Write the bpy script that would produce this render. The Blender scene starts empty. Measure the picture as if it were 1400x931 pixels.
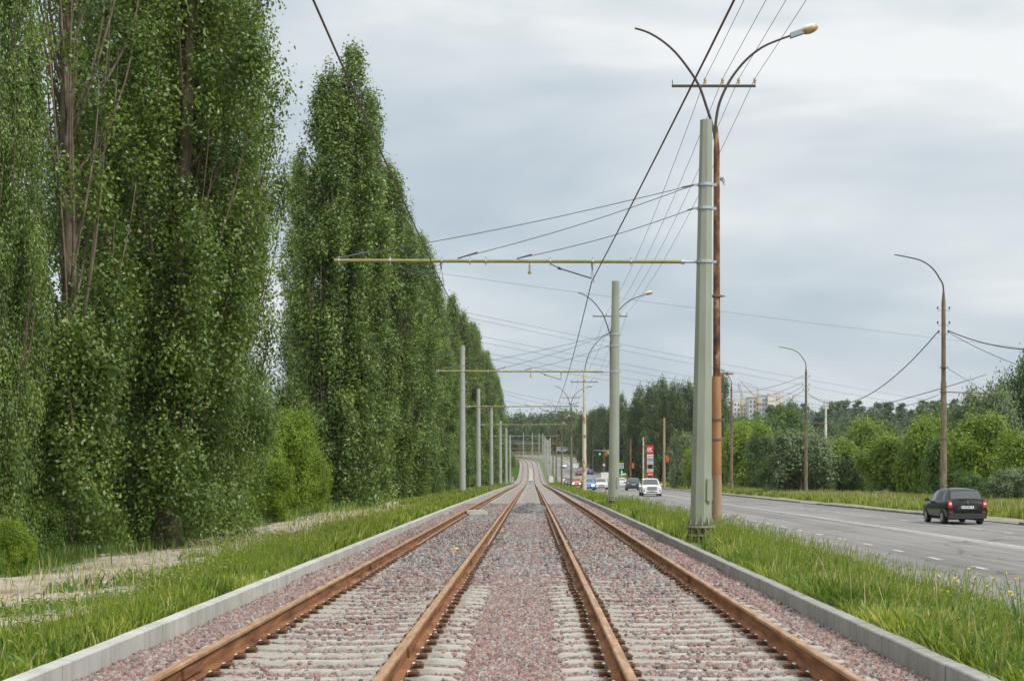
import bpy, math, random
import numpy as np
from mathutils import Vector, Matrix
R = math.radians
rng = np.random.default_rng(7)
random.seed(7)
scene = bpy.context.scene
COL = scene.collection
CAMZ = 1.43; F = 1944.0; VX = 727.0; VY = 648.0

def at(px, py, d):
    """world point seen at photo pixel (px,py) at distance d"""
    return Vector(((px-VX)*d/F, d, CAMZ+(VY-py)*d/F))

# ------------------------------------------------------------------ terrain
def smooth_table(xs, ys, sig):
    t = np.arange(-60, 1701, 2.0)
    v = np.interp(t, xs, ys)
    k = np.exp(-0.5*(np.arange(-30, 31)*2.0/sig)**2); k /= k.sum()
    vp = np.concatenate([np.full(30, v[0]), v, np.full(30, v[-1])])
    return t, np.convolve(vp, k, 'valid')
ZT, ZV = smooth_table([0,60,150,250,300,332,371,405,438,470,510,560,600,650,700,800,1700],
                      [0,0,-.15,-.45,-.50,-.30,0.05,.95,2.1,3.4,5.4,7.4,8.8,10.2,11.2,12.5,16], 9)
XT, XV = smooth_table([0,438,500,520,540,560,580,600,620,650,700,800,1700],
                      [0,0,-.35,-.7,-1.3,-2.7,-4.8,-7.8,-11.5,-19,-36,-75,-450], 8)
def zp(y): return np.interp(y, ZT, ZV)
def xc(y): return np.interp(y, XT, XV)
def road_drop(y): return np.interp(y, [0,110,150,200,300,420,520,700], [-.67,-.67,-.62,-.5,-.42,-.3,-.2,-.1])
def vnoise(x, y, s, seed=0):
    """cheap smooth pseudo-noise -1..1"""
    a = np.sin(x/s*1.3+seed*1.7+1.9*np.sin(y/s*0.71+seed))
    b = np.sin(y/s*1.1-seed*2.3+2.3*np.sin(x/s*0.83+seed*.7))
    c = np.sin((x+y)/s*0.57+seed+1.3*np.sin((x-y)/s*.9))
    return (a+b+c)/3
def gz(x, y):
    """ground height"""
    x = np.asarray(x, float); y = np.asarray(y, float)
    u = x - xc(y); b = zp(y); rd = road_drop(y)
    prof = np.zeros_like(u)
    left = np.interp(-u, [3.7,4.5,8,14,30,120,400], [-.12,-.10,-.32,-.55,-.9,-1.5,0])
    right_x = [3.3,3.8,5.2,6.7,6.9,20.1,20.3,21.2,24,36,80,250,700]
    z = np.where(u < 0, left, 0)
    rr = np.interp(u, right_x, [0]*13)
    r0 = np.interp(u, right_x[:5]+[900], [-.2,-.22,-.42,-.72+.67,-.72+.67,-.05]) if False else None
    w = np.clip((u-3.8)/2.9, 0, 1)
    near = -.20*(1-w) + (rd-.06)*w
    far = rd + np.interp(u, [20.2,20.4,21.5,24,36,80,250,700], [-.06,.03,.06,.12,.15,.2,1.5,6])
    right = np.where(u < 6.8, near, np.where(u < 20.25, rd-.06, far))
    corridor = (u > -3.74) & (u < 3.3)
    z = np.where(u <= -3.74, left, np.where(corridor, -.42, right))
    # small unevenness off the built strips
    am = np.where((u < -4.2), .04, np.where(u > 21.5, .04, 0))
    z = z + am*vnoise(x, y, 1.3) + am*1.5*vnoise(x, y, 5, 3)
    # hills rising far away
    hill = np.clip((y-560)/500, 0, 1)
    z = z + hill*np.clip((np.abs(u)-30)/150, 0, 1)*8
    return b + z

# ------------------------------------------------------------------ objects
def tag(o, label=None, cat=None, group=None, kind=None):
    if label: o['label'] = label
    if cat: o['category'] = cat
    if group: o['group'] = group
    if kind: o['kind'] = kind
    return o
def link(name, me, mats, parent=None, loc=None, smooth=False):
    o = bpy.data.objects.new(name, me); COL.objects.link(o)
    if not isinstance(mats, (list, tuple)): mats = [mats]
    if me is not None and len(me.materials) == 0:
        for m in mats: me.materials.append(m)
    if parent is not None: o.parent = parent
    if loc is not None: o.location = loc
    if smooth and me is not None:
        me.polygons.foreach_set('use_smooth', np.ones(len(me.polygons), bool))
    return o
def empty(name, loc, label, cat, group=None, rz=0):
    o = bpy.data.objects.new(name, None); COL.objects.link(o)
    o.location = loc; o.rotation_euler = (0, 0, rz); o.empty_display_size = .3
    return tag(o, label, cat, group)
def copy_tree(o, parent=None):
    c = o.copy(); COL.objects.link(c); c.parent = parent
    for ch in [k for k in o.children]: copy_tree(ch, c)
    return c

class MB:
    def __init__(s): s.v = []; s.f = []; s.m = []
    def add(s, vs, fs, m=0):
        n = len(s.v); s.v += [tuple(p) for p in vs]
        for f in fs: s.f.append(tuple(i+n for i in f)); s.m.append(m)
        return s
    def box(s, c, d, m=0, rz=0, taper=1.0):
        x, y, z = d[0]/2, d[1]/2, d[2]/2; vs = []
        for sz in (-1, 1):
            k = taper if sz > 0 else 1
            for sx, sy in ((-1,-1),(1,-1),(1,1),(-1,1)):
                a, b = sx*x*k, sy*y*k
                if rz: a, b = a*math.cos(rz)-b*math.sin(rz), a*math.sin(rz)+b*math.cos(rz)
                vs.append((c[0]+a, c[1]+b, c[2]+sz*z))
        return s.add(vs, [(3,2,1,0),(4,5,6,7),(0,1,5,4),(1,2,6,5),(2,3,7,6),(3,0,4,7)], m)
    def tube(s, pts, rad, n=8, m=0, cap=True):
        pts = [Vector(p) for p in pts]; k = len(pts)
        if not isinstance(rad, (list, tuple)): rad = [rad]*k
        vs = []; ref = None
        for i, p in enumerate(pts):
            t = (pts[min(i+1, k-1)]-pts[max(i-1, 0)])
            if t.length < 1e-9: t = Vector((0, 0, 1))
            t.normalize()
            if ref is None: ref = Vector((1, 0, 0)) if abs(t.x) < .9 else Vector((0, 1, 0))
            a = (ref - t*ref.dot(t)).normalized(); b = t.cross(a); ref = a
            for j in range(n):
                an = 2*math.pi*j/n
                vs.append(p + (a*math.cos(an)+b*math.sin(an))*rad[i])
        fs = []
        for i in range(k-1):
            for j in range(n):
                j2 = (j+1) % n
                fs.append((i*n+j, i*n+j2, (i+1)*n+j2, (i+1)*n+j))
        if cap: fs.append(tuple(range(n))[::-1]); fs.append(tuple((k-1)*n+j for j in range(n)))
        return s.add(vs, fs, m)
    def quad(s, a, b, c, d, m=0): return s.add([a, b, c, d], [(0,1,2,3)], m)
    def prism(s, poly, axis, a, b, m=0):
        """polygon (p,q) extruded along axis from a to b"""
        def mk(p, q, t):
            return {'x': (t, p, q), 'y': (p, t, q), 'z': (p, q, t)}[axis]
        n = len(poly)
        vs = [mk(p, q, a) for p, q in poly]+[mk(p, q, b) for p, q in poly]
        fs = [tuple(range(n)), tuple(range(n, 2*n))[::-1]]
        fs += [(i, n+i, n+(i+1) % n, (i+1) % n) for i in range(n)]
        return s.add(vs, fs, m)
    def sphere(s, c, r, nu=10, nv=6, m=0):
        if not isinstance(r, (list, tuple)): r = (r, r, r)
        vs = [(c[0], c[1], c[2]-r[2])]
        for i in range(1, nv):
            ph = -math.pi/2+math.pi*i/nv
            for j in range(nu):
                th = 2*math.pi*j/nu
                vs.append((c[0]+r[0]*math.cos(ph)*math.cos(th), c[1]+r[1]*math.cos(ph)*math.sin(th), c[2]+r[2]*math.sin(ph)))
        vs.append((c[0], c[1], c[2]+r[2])); t = len(vs)-1; fs = []
        for j in range(nu):
            fs.append((0, 1+(j+1) % nu, 1+j)); fs.append((t, t-nu+j, t-nu+(j+1) % nu))
        for i in range(nv-2):
            for j in range(nu):
                a = 1+i*nu+j; b = 1+i*nu+(j+1) % nu
                fs.append((a, b, b+nu, a+nu))
        return s.add(vs, fs, m)
    def build(s, name, mats, parent=None, loc=None, smooth=False):
        me = bpy.data.meshes.new(name); me.from_pydata(s.v, [], s.f)
        if not isinstance(mats, (list, tuple)): mats = [mats]
        for mt in mats: me.materials.append(mt)
        if len(mats) > 1: me.polygons.foreach_set('material_index', s.m)
        me.update()
        o = link(name, me, mats, parent, loc)
        if smooth:
            me.polygons.foreach_set('use_smooth', np.ones(len(me.polygons), bool))
            try: me.set_sharp_from_angle(angle=R(38))
            except Exception: pass
        return o

def np_mesh(name, V, Fq, tint=None):
    """V (n,3) float, Fq (m,k) int all faces of k verts (or list of such arrays)"""
    if not isinstance(Fq, list): Fq = [Fq]
    V = np.ascontiguousarray(V, dtype=np.float32)
    me = bpy.data.meshes.new(name)
    me.vertices.add(len(V)); me.vertices.foreach_set('co', V.ravel())
    idx = np.concatenate([f.ravel() for f in Fq]).astype(np.int32)
    tot = np.concatenate([np.full(len(f), f.shape[1]) for f in Fq]).astype(np.int32)
    st = np.concatenate([[0], np.cumsum(tot)[:-1]]).astype(np.int32)
    me.loops.add(len(idx)); me.loops.foreach_set('vertex_index', idx)
    me.polygons.add(len(tot)); me.polygons.foreach_set('loop_start', st)
    try: me.polygons.foreach_set('loop_total', tot)
    except Exception: pass
    me.update(calc_edges=True)
    if tint is not None:
        at_ = me.attributes.new('tint', 'FLOAT', 'FACE')
        at_.data.foreach_set('value', np.ascontiguousarray(tint, dtype=np.float32))
    return me

# ------------------------------------------------------------------ materials
def new_mat(name):
    m = bpy.data.materials.new(name); m.use_nodes = True
    nt = m.node_tree; nt.nodes.clear()
    out = nt.nodes.new('ShaderNodeOutputMaterial'); bs = nt.nodes.new('ShaderNodeBsdfPrincipled')
    nt.links.new(bs.outputs[0], out.inputs[0])
    return m, nt, bs, out
def ramp(nt, fac, stops, interp='LINEAR'):
    r = nt.nodes.new('ShaderNodeValToRGB'); r.color_ramp.interpolation = interp
    e = r.color_ramp.elements
    while len(e) < len(stops): e.new(.5)
    for i, (p, c) in enumerate(stops):
        e[i].position = p; e[i].color = (*c[:3], 1)
    nt.links.new(fac, r.inputs[0]); return r.outputs[0]
def coords(nt, scale=(1,1,1), kind='Object'):
    tc = nt.nodes.new('ShaderNodeTexCoord'); mp = nt.nodes.new('ShaderNodeMapping')
    mp.inputs['Scale'].default_value = scale
    nt.links.new(tc.outputs[kind], mp.inputs[0]); return mp.outputs[0]
def noise(nt, vec, scale, detail=4, rough=.55, out='Fac', dist=0):
    n = nt.nodes.new('ShaderNodeTexNoise'); n.inputs['Scale'].default_value = scale
    n.inputs['Detail'].default_value = detail; n.inputs['Roughness'].default_value = rough
    n.inputs['Distortion'].default_value = dist
    if vec is not None: nt.links.new(vec, n.inputs['Vector'])
    return n.outputs[out]
def mixc(nt, fac, a, b, mode='MIX'):
    m = nt.nodes.new('ShaderNodeMix'); m.data_type = 'RGBA'; m.blend_type = mode
    for s, v in ((m.inputs[0], fac), (m.inputs[6], a), (m.inputs[7], b)):
        if isinstance(v, (int, float)): s.default_value = v
        elif isinstance(v, tuple): s.default_value = (*v[:3], 1)
        else: nt.links.new(v, s)
    return m.outputs[2]
def bump(nt, bs, h, strength=.3, dist=.01):
    b = nt.nodes.new('ShaderNodeBump'); b.inputs['Strength'].default_value = strength
    b.inputs['Distance'].default_value = dist
    nt.links.new(h, b.inputs['Height']); nt.links.new(b.outputs[0], bs.inputs['Normal'])
def mat(name, stops, scale=3, rough=.8, bmp=0, metallic=0, detail=6, st=(1,1,1), bscale=None, spec=.5, bdist=.01, coat=0, dist=0):
    m, nt, bs, out = new_mat(name)
    if isinstance(stops[0], (int, float)):
        c = stops; stops = [(.3, tuple(v*.88 for v in c)), (.7, tuple(min(1, v*1.1) for v in c))]
    v = coords(nt, st); n = noise(nt, v, scale, detail, dist=dist)
    nt.links.new(ramp(nt, n, stops), bs.inputs['Base Color'])
    bs.inputs['Roughness'].default_value = rough; bs.inputs['Metallic'].default_value = metallic
    bs.inputs['Specular IOR Level'].default_value = spec
    bs.inputs['Coat Weight'].default_value = coat
    if bmp: bump(nt, bs, noise(nt, v, bscale or scale*6, 5), bmp, bdist)
    return m
def leaf_mat(name, stops, trans=.25, rough=.5, spec=.4):
    m, nt, bs, out = new_mat(name)
    a = nt.nodes.new('ShaderNodeAttribute'); a.attribute_name = 'tint'
    c = ramp(nt, a.outputs['Fac'], stops)
    nt.links.new(c, bs.inputs['Base Color'])
    bs.inputs['Roughness'].default_value = rough; bs.inputs['Specular IOR Level'].default_value = spec
    if trans:
        t = nt.nodes.new('ShaderNodeBsdfTranslucent')
        nt.links.new(mixc(nt, 1.0, c, (1.5, 1.5, .5), 'MULTIPLY'), t.inputs['Color'])
        mx = nt.nodes.new('ShaderNodeMixShader'); mx.inputs[0].default_value = trans
        nt.links.new(bs.outputs[0], mx.inputs[1]); nt.links.new(t.outputs[0], mx.inputs[2])
        nt.links.new(mx.outputs[0], out.inputs[0])
    return m
def emit(name, col, strength):
    m, nt, bs, out = new_mat(name)
    bs.inputs['Base Color'].default_value = (*col, 1)
    bs.inputs['Emission Color'].default_value = (*col, 1); bs.inputs['Emission Strength'].default_value = strength
    return m

M = {}
M['ballast_stone'] = leaf_mat('ballast_stone', [(0,(.08,.08,.088)),(.12,(.15,.155,.165)),(.26,(.25,.25,.245)),(.36,(.38,.36,.335)),(.42,(.18,.115,.1)),(.65,(.29,.185,.165)),(.88,(.37,.255,.228)),(1,(.16,.1,.09))], 0, .85, .3)
def ballast_mat():
    m, nt, bs, out = new_mat('ballast_ground')
    v = coords(nt)
    vo = nt.nodes.new('ShaderNodeTexVoronoi'); vo.inputs['Scale'].default_value = 24
    nt.links.new(v, vo.inputs['Vector'])
    sep = nt.nodes.new('ShaderNodeSeparateColor'); nt.links.new(vo.outputs['Color'], sep.inputs[0])
    red = ramp(nt, sep.outputs[0], [(0,(.12,.085,.078)),(.3,(.26,.185,.168)),(.6,(.35,.255,.23)),(.78,(.2,.2,.205)),(.95,(.4,.38,.36))], 'CONSTANT')
    gry = ramp(nt, sep.outputs[0], [(0,(.12,.115,.115)),(.25,(.3,.22,.2)),(.45,(.3,.285,.275)),(.7,(.38,.365,.34)),(.92,(.5,.48,.45))], 'CONSTANT')
    # grey ballast patches along the tracks, farther off and between the rails
    n = noise(nt, coords(nt, (.35,.09,1)), 1, 4)
    se = nt.nodes.new('ShaderNodeSeparateXYZ'); nt.links.new(v, se.inputs[0])
    mr = nt.nodes.new('ShaderNodeMapRange'); mr.inputs[1].default_value = 12; mr.inputs[2].default_value = 26
    nt.links.new(se.outputs[1], mr.inputs[0])
    ad = nt.nodes.new('ShaderNodeMath'); ad.operation = 'ADD'; nt.links.new(n, ad.inputs[0]); nt.links.new(mr.outputs[0], ad.inputs[1])
    f = ramp(nt, ad.outputs[0], [(.55,(0,0,0)),(1,(.75,.75,.75))])
    nt.links.new(mixc(nt, f, red, gry), bs.inputs['Base Color'])
    bs.inputs['Roughness'].default_value = .9
    inv = nt.nodes.new('ShaderNodeMath'); inv.operation = 'SUBTRACT'; inv.inputs[0].default_value = 1
    nt.links.new(vo.outputs['Distance'], inv.inputs[1]); bump(nt, bs, inv.outputs[0], .8, .03)
    return m
M['ballast'] = ballast_mat()
def ground_mat():
    m, nt, bs, out = new_mat('ground_soil_grass')
    v = coords(nt)
    n1 = noise(nt, v, .35, 6, .6); n2 = noise(nt, v, 9, 5, .7)
    grass = ramp(nt, n2, [(.25,(.045,.065,.018)),(.5,(.085,.125,.03)),(.75,(.14,.17,.05))])
    soil = ramp(nt, n2, [(.3,(.12,.1,.075)),(.7,(.24,.21,.16))])
    f = ramp(nt, n1, [(.52,(0,0,0)),(.62,(1,1,1))])
    nt.links.new(mixc(nt, f, grass, soil), bs.inputs['Base Color'])
    bs.inputs['Roughness'].default_value = .95; bump(nt, bs, n2, .6, .04)
    return m
M['ground'] = ground_mat()
def dirt_mat():
    m, nt, bs, out = new_mat('dry_dirt')
    v = coords(nt)
    n1 = noise(nt, v, .8, 6, .6); n2 = noise(nt, v, 26, 5, .7)
    a = ramp(nt, n1, [(.3,(.28,.245,.19)),(.5,(.43,.38,.3)),(.72,(.58,.51,.41))])
    b = ramp(nt, n2, [(.3,(.55,.55,.55)),(.55,(1,1,1)),(.8,(1.2,1.2,1.2))])
    nt.links.new(mixc(nt, 1.0, a, b, 'MULTIPLY'), bs.inputs['Base Color'])
    bs.inputs['Roughness'].default_value = .95; bump(nt, bs, n2, .8, .03)
    return m
M['dirt'] = dirt_mat()
M['gutter'] = mat('gutter_dirt', [(.3,(.14,.125,.1)),(.55,(.27,.24,.19)),(.75,(.36,.32,.25))], 2.5, .95, .6, st=(1,.6,1))
def asphalt_mat():
    m, nt, bs, out = new_mat('asphalt')
    v = coords(nt); n2 = noise(nt, v, 55, 5, .75)
    lng = noise(nt, coords(nt, (1.1,.012,1)), 1.6, 5, .6)
    pt = noise(nt, coords(nt, (.5,.2,1)), .5, 4, .6)
    a = ramp(nt, lng, [(.3,(.135,.132,.127)),(.5,(.2,.195,.186)),(.7,(.27,.262,.25))])
    b = ramp(nt, n2, [(.25,(.75,.75,.75)),(.75,(1.15,1.15,1.15))])
    c = ramp(nt, pt, [(.35,(.78,.78,.78)),(.5,(.97,.97,.97)),(.7,(1.08,1.07,1.05))])
    cr = nt.nodes.new('ShaderNodeTexVoronoi'); cr.feature = 'DISTANCE_TO_EDGE'; cr.inputs['Scale'].default_value = .16
    wv = nt.nodes.new('ShaderNodeVectorMath'); wv.operation = 'ADD'
    nt.links.new(v, wv.inputs[0]); nt.links.new(noise(nt, v, .7, 5, .7, 'Color'), wv.inputs[1])
    nt.links.new(wv.outputs[0], cr.inputs['Vector'])
    k = ramp(nt, cr.outputs['Distance'], [(0,(.35,.35,.35)),(.012,(1,1,1))])
    x = mixc(nt, 1.0, a, b, 'MULTIPLY'); x = mixc(nt, 1.0, x, c, 'MULTIPLY'); x = mixc(nt, 1.0, x, k, 'MULTIPLY')
    nt.links.new(x, bs.inputs['Base Color'])
    bs.inputs['Roughness'].default_value = .8; bump(nt, bs, n2, .3, .006)
    return m
M['asphalt'] = asphalt_mat()
def paint_mat():
    m, nt, bs, out = new_mat('worn_road_paint')
    n = noise(nt, coords(nt), 7, 6, .7)
    nt.links.new(ramp(nt, n, [(.3,(.22,.21,.2)),(.45,(.42,.405,.38)),(.62,(.58,.56,.52))]), bs.inputs['Base Color'])
    bs.inputs['Roughness'].default_value = .7
    return m
M['paint'] = paint_mat()
M['concrete_light'] = mat('concrete_light', [(.25,(.36,.36,.33)),(.5,(.5,.5,.46)),(.75,(.6,.6,.56))], 1.7, .9, .35, st=(1,.5,1), bscale=30)
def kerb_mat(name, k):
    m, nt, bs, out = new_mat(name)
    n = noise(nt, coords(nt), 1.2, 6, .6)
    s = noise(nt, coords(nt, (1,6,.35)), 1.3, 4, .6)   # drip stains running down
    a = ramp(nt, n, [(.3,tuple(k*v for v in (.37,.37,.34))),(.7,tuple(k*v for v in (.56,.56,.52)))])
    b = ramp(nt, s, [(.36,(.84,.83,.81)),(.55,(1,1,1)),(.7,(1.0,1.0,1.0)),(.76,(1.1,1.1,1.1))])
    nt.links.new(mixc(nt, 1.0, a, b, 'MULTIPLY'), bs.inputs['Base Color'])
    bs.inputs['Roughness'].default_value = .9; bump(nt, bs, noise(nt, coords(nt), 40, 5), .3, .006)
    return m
M['kerb'] = kerb_mat('kerb_concrete', .95); M['kerb_shaded'] = kerb_mat('kerb_concrete_shaded', .62)  # right kerb: same concrete, its shade painted in as a darker colour
M['kerb_old'] = mat('old_kerb', [(.3,(.09,.088,.08)),(.7,(.2,.19,.17))], 2, .95, .4)
M['sleeper'] = mat('sleeper_concrete', [(.25,(.22,.215,.185)),(.5,(.35,.345,.3)),(.75,(.45,.44,.39))], 4, .9, .35, bscale=40)
M['rail'] = mat('rusty_rail_side', [(.3,(.08,.04,.025)),(.45,(.19,.085,.04)),(.6,(.28,.13,.056)),(.75,(.38,.2,.1))], 2.6, .85, .5, st=(1,.5,5), bscale=45, spec=.2, detail=9)
def railtop():
    m, nt, bs, out = new_mat('rusty_rail_head')
    n = noise(nt, coords(nt, (9,1.1,1)), 1.9, 9, .72)
    c = ramp(nt, n, [(.28,(.15,.08,.045)),(.44,(.29,.155,.075)),(.56,(.39,.235,.125)),(.66,(.47,.345,.22)),(.76,(.6,.53,.44))])
    nt.links.new(c, bs.inputs['Base Color']); bs.inputs['Roughness'].default_value = .55
    bump(nt, bs, n, .2, .004); return m
M['rail_top'] = railtop()
M['clip'] = mat('rusty_clip', [(.3,(.08,.04,.025)),(.7,(.19,.09,.045))], 20, .8, .2)
M['insulator_pad'] = mat('pale_insulator', (.75,.72,.6), 20, .6)
def pole_mat(name, base, streak):
    m, nt, bs, out = new_mat(name)
    n = noise(nt, coords(nt, (3,3,.25)), 2.2, 5, .6); n2 = noise(nt, coords(nt), .6, 4)
    a = ramp(nt, n, [(.3,tuple(v*streak for v in base)),(.6,base),(.8,tuple(min(1,v*1.1) for v in base))])
    b = ramp(nt, n2, [(.35,(.9,.9,.88)),(.65,(1.04,1.04,1.04))])
    nt.links.new(mixc(nt, 1.0, a, b, 'MULTIPLY'), bs.inputs['Base Color'])
    bs.inputs['Roughness'].default_value = .5; bs.inputs['Specular IOR Level'].default_value = .35
    return m
M['pole_green'] = pole_mat('grey_green_pole_paint', (.33,.36,.29), .88)
M['pole_grey'] = pole_mat('pale_grey_pole', (.4,.42,.385), .85)
M['galv'] = mat('galvanised_steel', (.5,.54,.58), 12, .4, metallic=.5)
M['arm_yellow'] = mat('olive_yellow_tube', [(.3,(.23,.23,.06)),(.7,(.34,.33,.1))], 5, .45)
M['foundation'] = mat('rusty_foundation', [(.3,(.1,.075,.055)),(.5,(.24,.19,.15)),(.75,(.42,.38,.33))], 6, .9, .5)
M['bolt'] = mat('rusty_bolt', [(.3,(.15,.08,.05)),(.7,(.3,.22,.16))], 10, .8)
M['rusty_pole'] = mat('rusty_pole', [(.34,(.05,.024,.016)),(.47,(.14,.06,.03)),(.56,(.24,.11,.045)),(.64,(.42,.3,.15)),(.7,(.2,.08,.035))], 3.2, .85, .4, st=(1.6,1.6,.7), detail=10)
M['orange_pole'] = mat('orange_painted_pole', [(.3,(.28,.13,.055)),(.55,(.4,.2,.085)),(.75,(.46,.27,.14))], 1.5, .75, .2, st=(2,2,.5))
M['conc_pole'] = mat('weathered_concrete_pole', [(.3,(.09,.065,.04)),(.5,(.19,.15,.095)),(.75,(.29,.25,.18))], 2.2, .9, .3, st=(3,3,.5))
M['brown_pole'] = mat('brown_lower_pole', [(.3,(.3,.2,.12)),(.7,(.42,.31,.21))], 1.5, .85, .25, st=(2,2,.5))
M['white_rust_pole'] = mat('white_rust_pole', [(.4,(.6,.54,.44)),(.52,(.62,.56,.47)),(.58,(.42,.2,.08))], 2.2, .85, .2, st=(1.5,1.5,.9), detail=8)
M['dark_steel'] = mat('dark_arm_steel', [(.3,(.035,.04,.04)),(.7,(.09,.07,.05))], 6, .6)
M['wire'] = mat('dark_wire', (.035,.03,.03), 6, .6)
M['wire_copper'] = mat('contact_wire_brown', (.09,.05,.035), 6, .5)
M['wire_grey'] = mat('grey_wire', (.13,.13,.14), 6, .6)
M['lamp_case'] = mat('lamp_housing', (.28,.33,.38), 8, .4)
M['lamp_glass'] = mat('lamp_diffuser', [(.3,(.34,.22,.07)),(.7,(.5,.36,.14))], 8, .25)
M['lamp_top'] = mat('lamp_shell', (.72,.7,.62), 8, .35)
M['ceramic'] = mat('ceramic_insulator', (.5,.4,.2), 10, .25)
M['black'] = mat('black_rubber', (.02,.02,.02), 20, .85, .1)
M['rim'] = mat('wheel_rim', (.42,.43,.45), 10, .35, metallic=.7)
M['red_light'] = mat('red_lens', (.6,.02,.015), 10, .2, coat=.5)
M['clear_light'] = mat('clear_lens', (.75,.74,.7), 10, .15, coat=.5)
M['plate'] = mat('plate_white', (.72,.72,.68), 10, .5)
M['dark_mark'] = mat('plate_marks', (.05,.05,.06), 10, .6)
M['chrome'] = mat('chrome_grille', [(.4,(.18,.18,.19)),(.6,(.55,.55,.57))], 40, .3, metallic=.8, st=(1,1,6))
M['headlight_on'] = emit('headlight_on', (1,.62,.25), 5)
M['green_on'] = emit('green_signal_on', (.02,.75,.4), 1.2)
M['trim'] = mat('dark_plastic', (.03,.032,.035), 20, .6)
def glass_mat(name, c):
    m, nt, bs, out = new_mat(name)
    n = noise(nt, coords(nt), 2, 3)
    nt.links.new(ramp(nt, n, [(.3,c),(.7,tuple(v*1.6 for v in c))]), bs.inputs['Base Color'])
    bs.inputs['Roughness'].default_value = .06; bs.inputs['Coat Weight'].default_value = .6
    bs.inputs['Specular IOR Level'].default_value = .8
    return m
M['glass'] = glass_mat('car_glass', (.02,.024,.026))
def paint(name, c): 
    m = mat(name, [(.3,tuple(v*.92 for v in c)),(.7,c)], 1.5, .28, coat=.6); return m
M['car_black'] = mat('car_black', (.006,.009,.009), 1.5, .2, coat=.12, spec=.3); M['car_white'] = paint('car_white', (.8,.8,.8))
M['car_teal'] = paint('car_teal', (.02,.07,.09)); M['car_blue'] = paint('car_blue', (.03,.2,.6))
M['car_silver'] = paint('car_silver', (.6,.62,.65)); M['car_dark'] = paint('car_dark', (.03,.04,.045))
M['car_red'] = paint('car_red', (.22,.03,.03)); M['car_navy'] = paint('car_navy', (.02,.04,.25)); M['car_orange'] = paint('car_orange', (.5,.12,.05))
M['white_paint'] = mat('white_panel', (.75,.75,.73), 4, .6); M['red_panel'] = mat('red_panel', (.62,.015,.02), 4, .4)
M['blue_panel'] = mat('blue_panel', (.03,.14,.6), 4, .4); M['yellow_panel'] = mat('yellow_panel', (.72,.68,.02), 4, .4)
M['lightblue_panel'] = mat('lightblue_panel', (.2,.5,.72), 4, .4)
M['orange_box'] = mat('orange_box', (.55,.12,.03), 4, .5)
M['bark'] = mat('poplar_bark', [(.3,(.07,.05,.036)),(.5,(.15,.11,.08)),(.75,(.27,.2,.15))], 3, .95, .8, st=(4,4,.6), bscale=12, bdist=.03)
M['bark_bare'] = mat('bare_poplar_bark', [(.3,(.1,.075,.055)),(.5,(.2,.155,.115)),(.75,(.36,.29,.22))], 3, .95, .8, st=(4,4,.6), bscale=12, bdist=.03)
M['branch'] = mat('pale_branch', [(.3,(.2,.14,.1)),(.7,(.36,.28,.21))], 4, .9, .3, st=(3,3,.6))
M['leaf_poplar'] = leaf_mat('leaf_poplar', [(0,(.036,.066,.013)),(.35,(.098,.165,.03)),(.65,(.175,.265,.05)),(.88,(.285,.375,.08)),(1,(.38,.3,.07))], .25, .42, .6)
M['leaf_dark'] = leaf_mat('leaf_dark', [(0,(.03,.06,.02)),(.5,(.075,.135,.035)),(1,(.15,.23,.06))], .3)
M['leaf_far'] = leaf_mat('leaf_far', [(0,(.04,.07,.02)),(.5,(.09,.145,.04)),(1,(.16,.23,.065))], .25)
M['leaf_yellow'] = leaf_mat('leaf_yellow', [(0,(.06,.11,.01)),(.5,(.17,.27,.018)),(.85,(.3,.39,.028)),(1,(.38,.4,.04))], .3)
M['leaf_silver'] = leaf_mat('leaf_silver', [(0,(.07,.115,.045)),(.5,(.15,.21,.095)),(1,(.28,.34,.19))], .2)
M['leaf_mid'] = leaf_mat('leaf_mid', [(0,(.035,.07,.014)),(.5,(.09,.17,.026)),(1,(.18,.28,.04))], .28)
M['needle'] = leaf_mat('needle', [(0,(.05,.1,.035)),(.5,(.095,.17,.055)),(1,(.17,.25,.08))], 0)
M['pine_bark'] = mat('pine_bark', [(.3,(.12,.09,.07)),(.7,(.28,.2,.15))], 2, .9)
M['grass'] = leaf_mat('grass_blades', [(0,(.06,.11,.014)),(.35,(.15,.225,.03)),(.65,(.26,.33,.05)),(.85,(.38,.42,.1)),(1,(.55,.48,.24))], .4, .5, .35)
M['weed'] = leaf_mat('weed_blades', [(0,(.06,.12,.025)),(.5,(.13,.22,.04)),(.85,(.24,.31,.08)),(1,(.45,.38,.2))], .35)
M['dry'] = leaf_mat('dry_stems', [(0,(.22,.19,.09)),(.5,(.4,.34,.18)),(1,(.55,.48,.3))], .2)
M['clover'] = leaf_mat('clover_leaves', [(0,(.05,.11,.03)),(.5,(.1,.2,.05)),(1,(.2,.3,.09))], .3)
M['flower'] = mat('yellow_petals', (.8,.6,.02), 10, .6)
M['stem'] = mat('weed_stem', (.1,.17,.04), 10, .7)
M['facade_white'] = mat('facade_white', (.75,.73,.7), .3, .9); M['facade_grey'] = mat('facade_grey', (.56,.56,.55), .3, .9)
M['facade_cream'] = mat('facade_cream', (.82,.76,.68), .3, .9); M['win_dark'] = glass_mat('window_dark', (.06,.1,.14))
M['crane'] = mat('crane_yellow', (.62,.47,.25), 1, .6)
M['skin'] = mat('skin', (.5,.32,.24), 5, .6); M['cloth_dark'] = mat('cloth_dark', (.03,.03,.035), 9, .9); M['cloth_pink'] = mat('cloth_pink', (.6,.3,.25), 9, .9)
M['cloth_grey'] = mat('cloth_grey', (.35,.35,.42), 9, .9); M['cloth_white'] = mat('cloth_white', (.72,.72,.72), 9, .9); M['hair'] = mat('hair', (.04,.025,.02), 20, .7)
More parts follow.
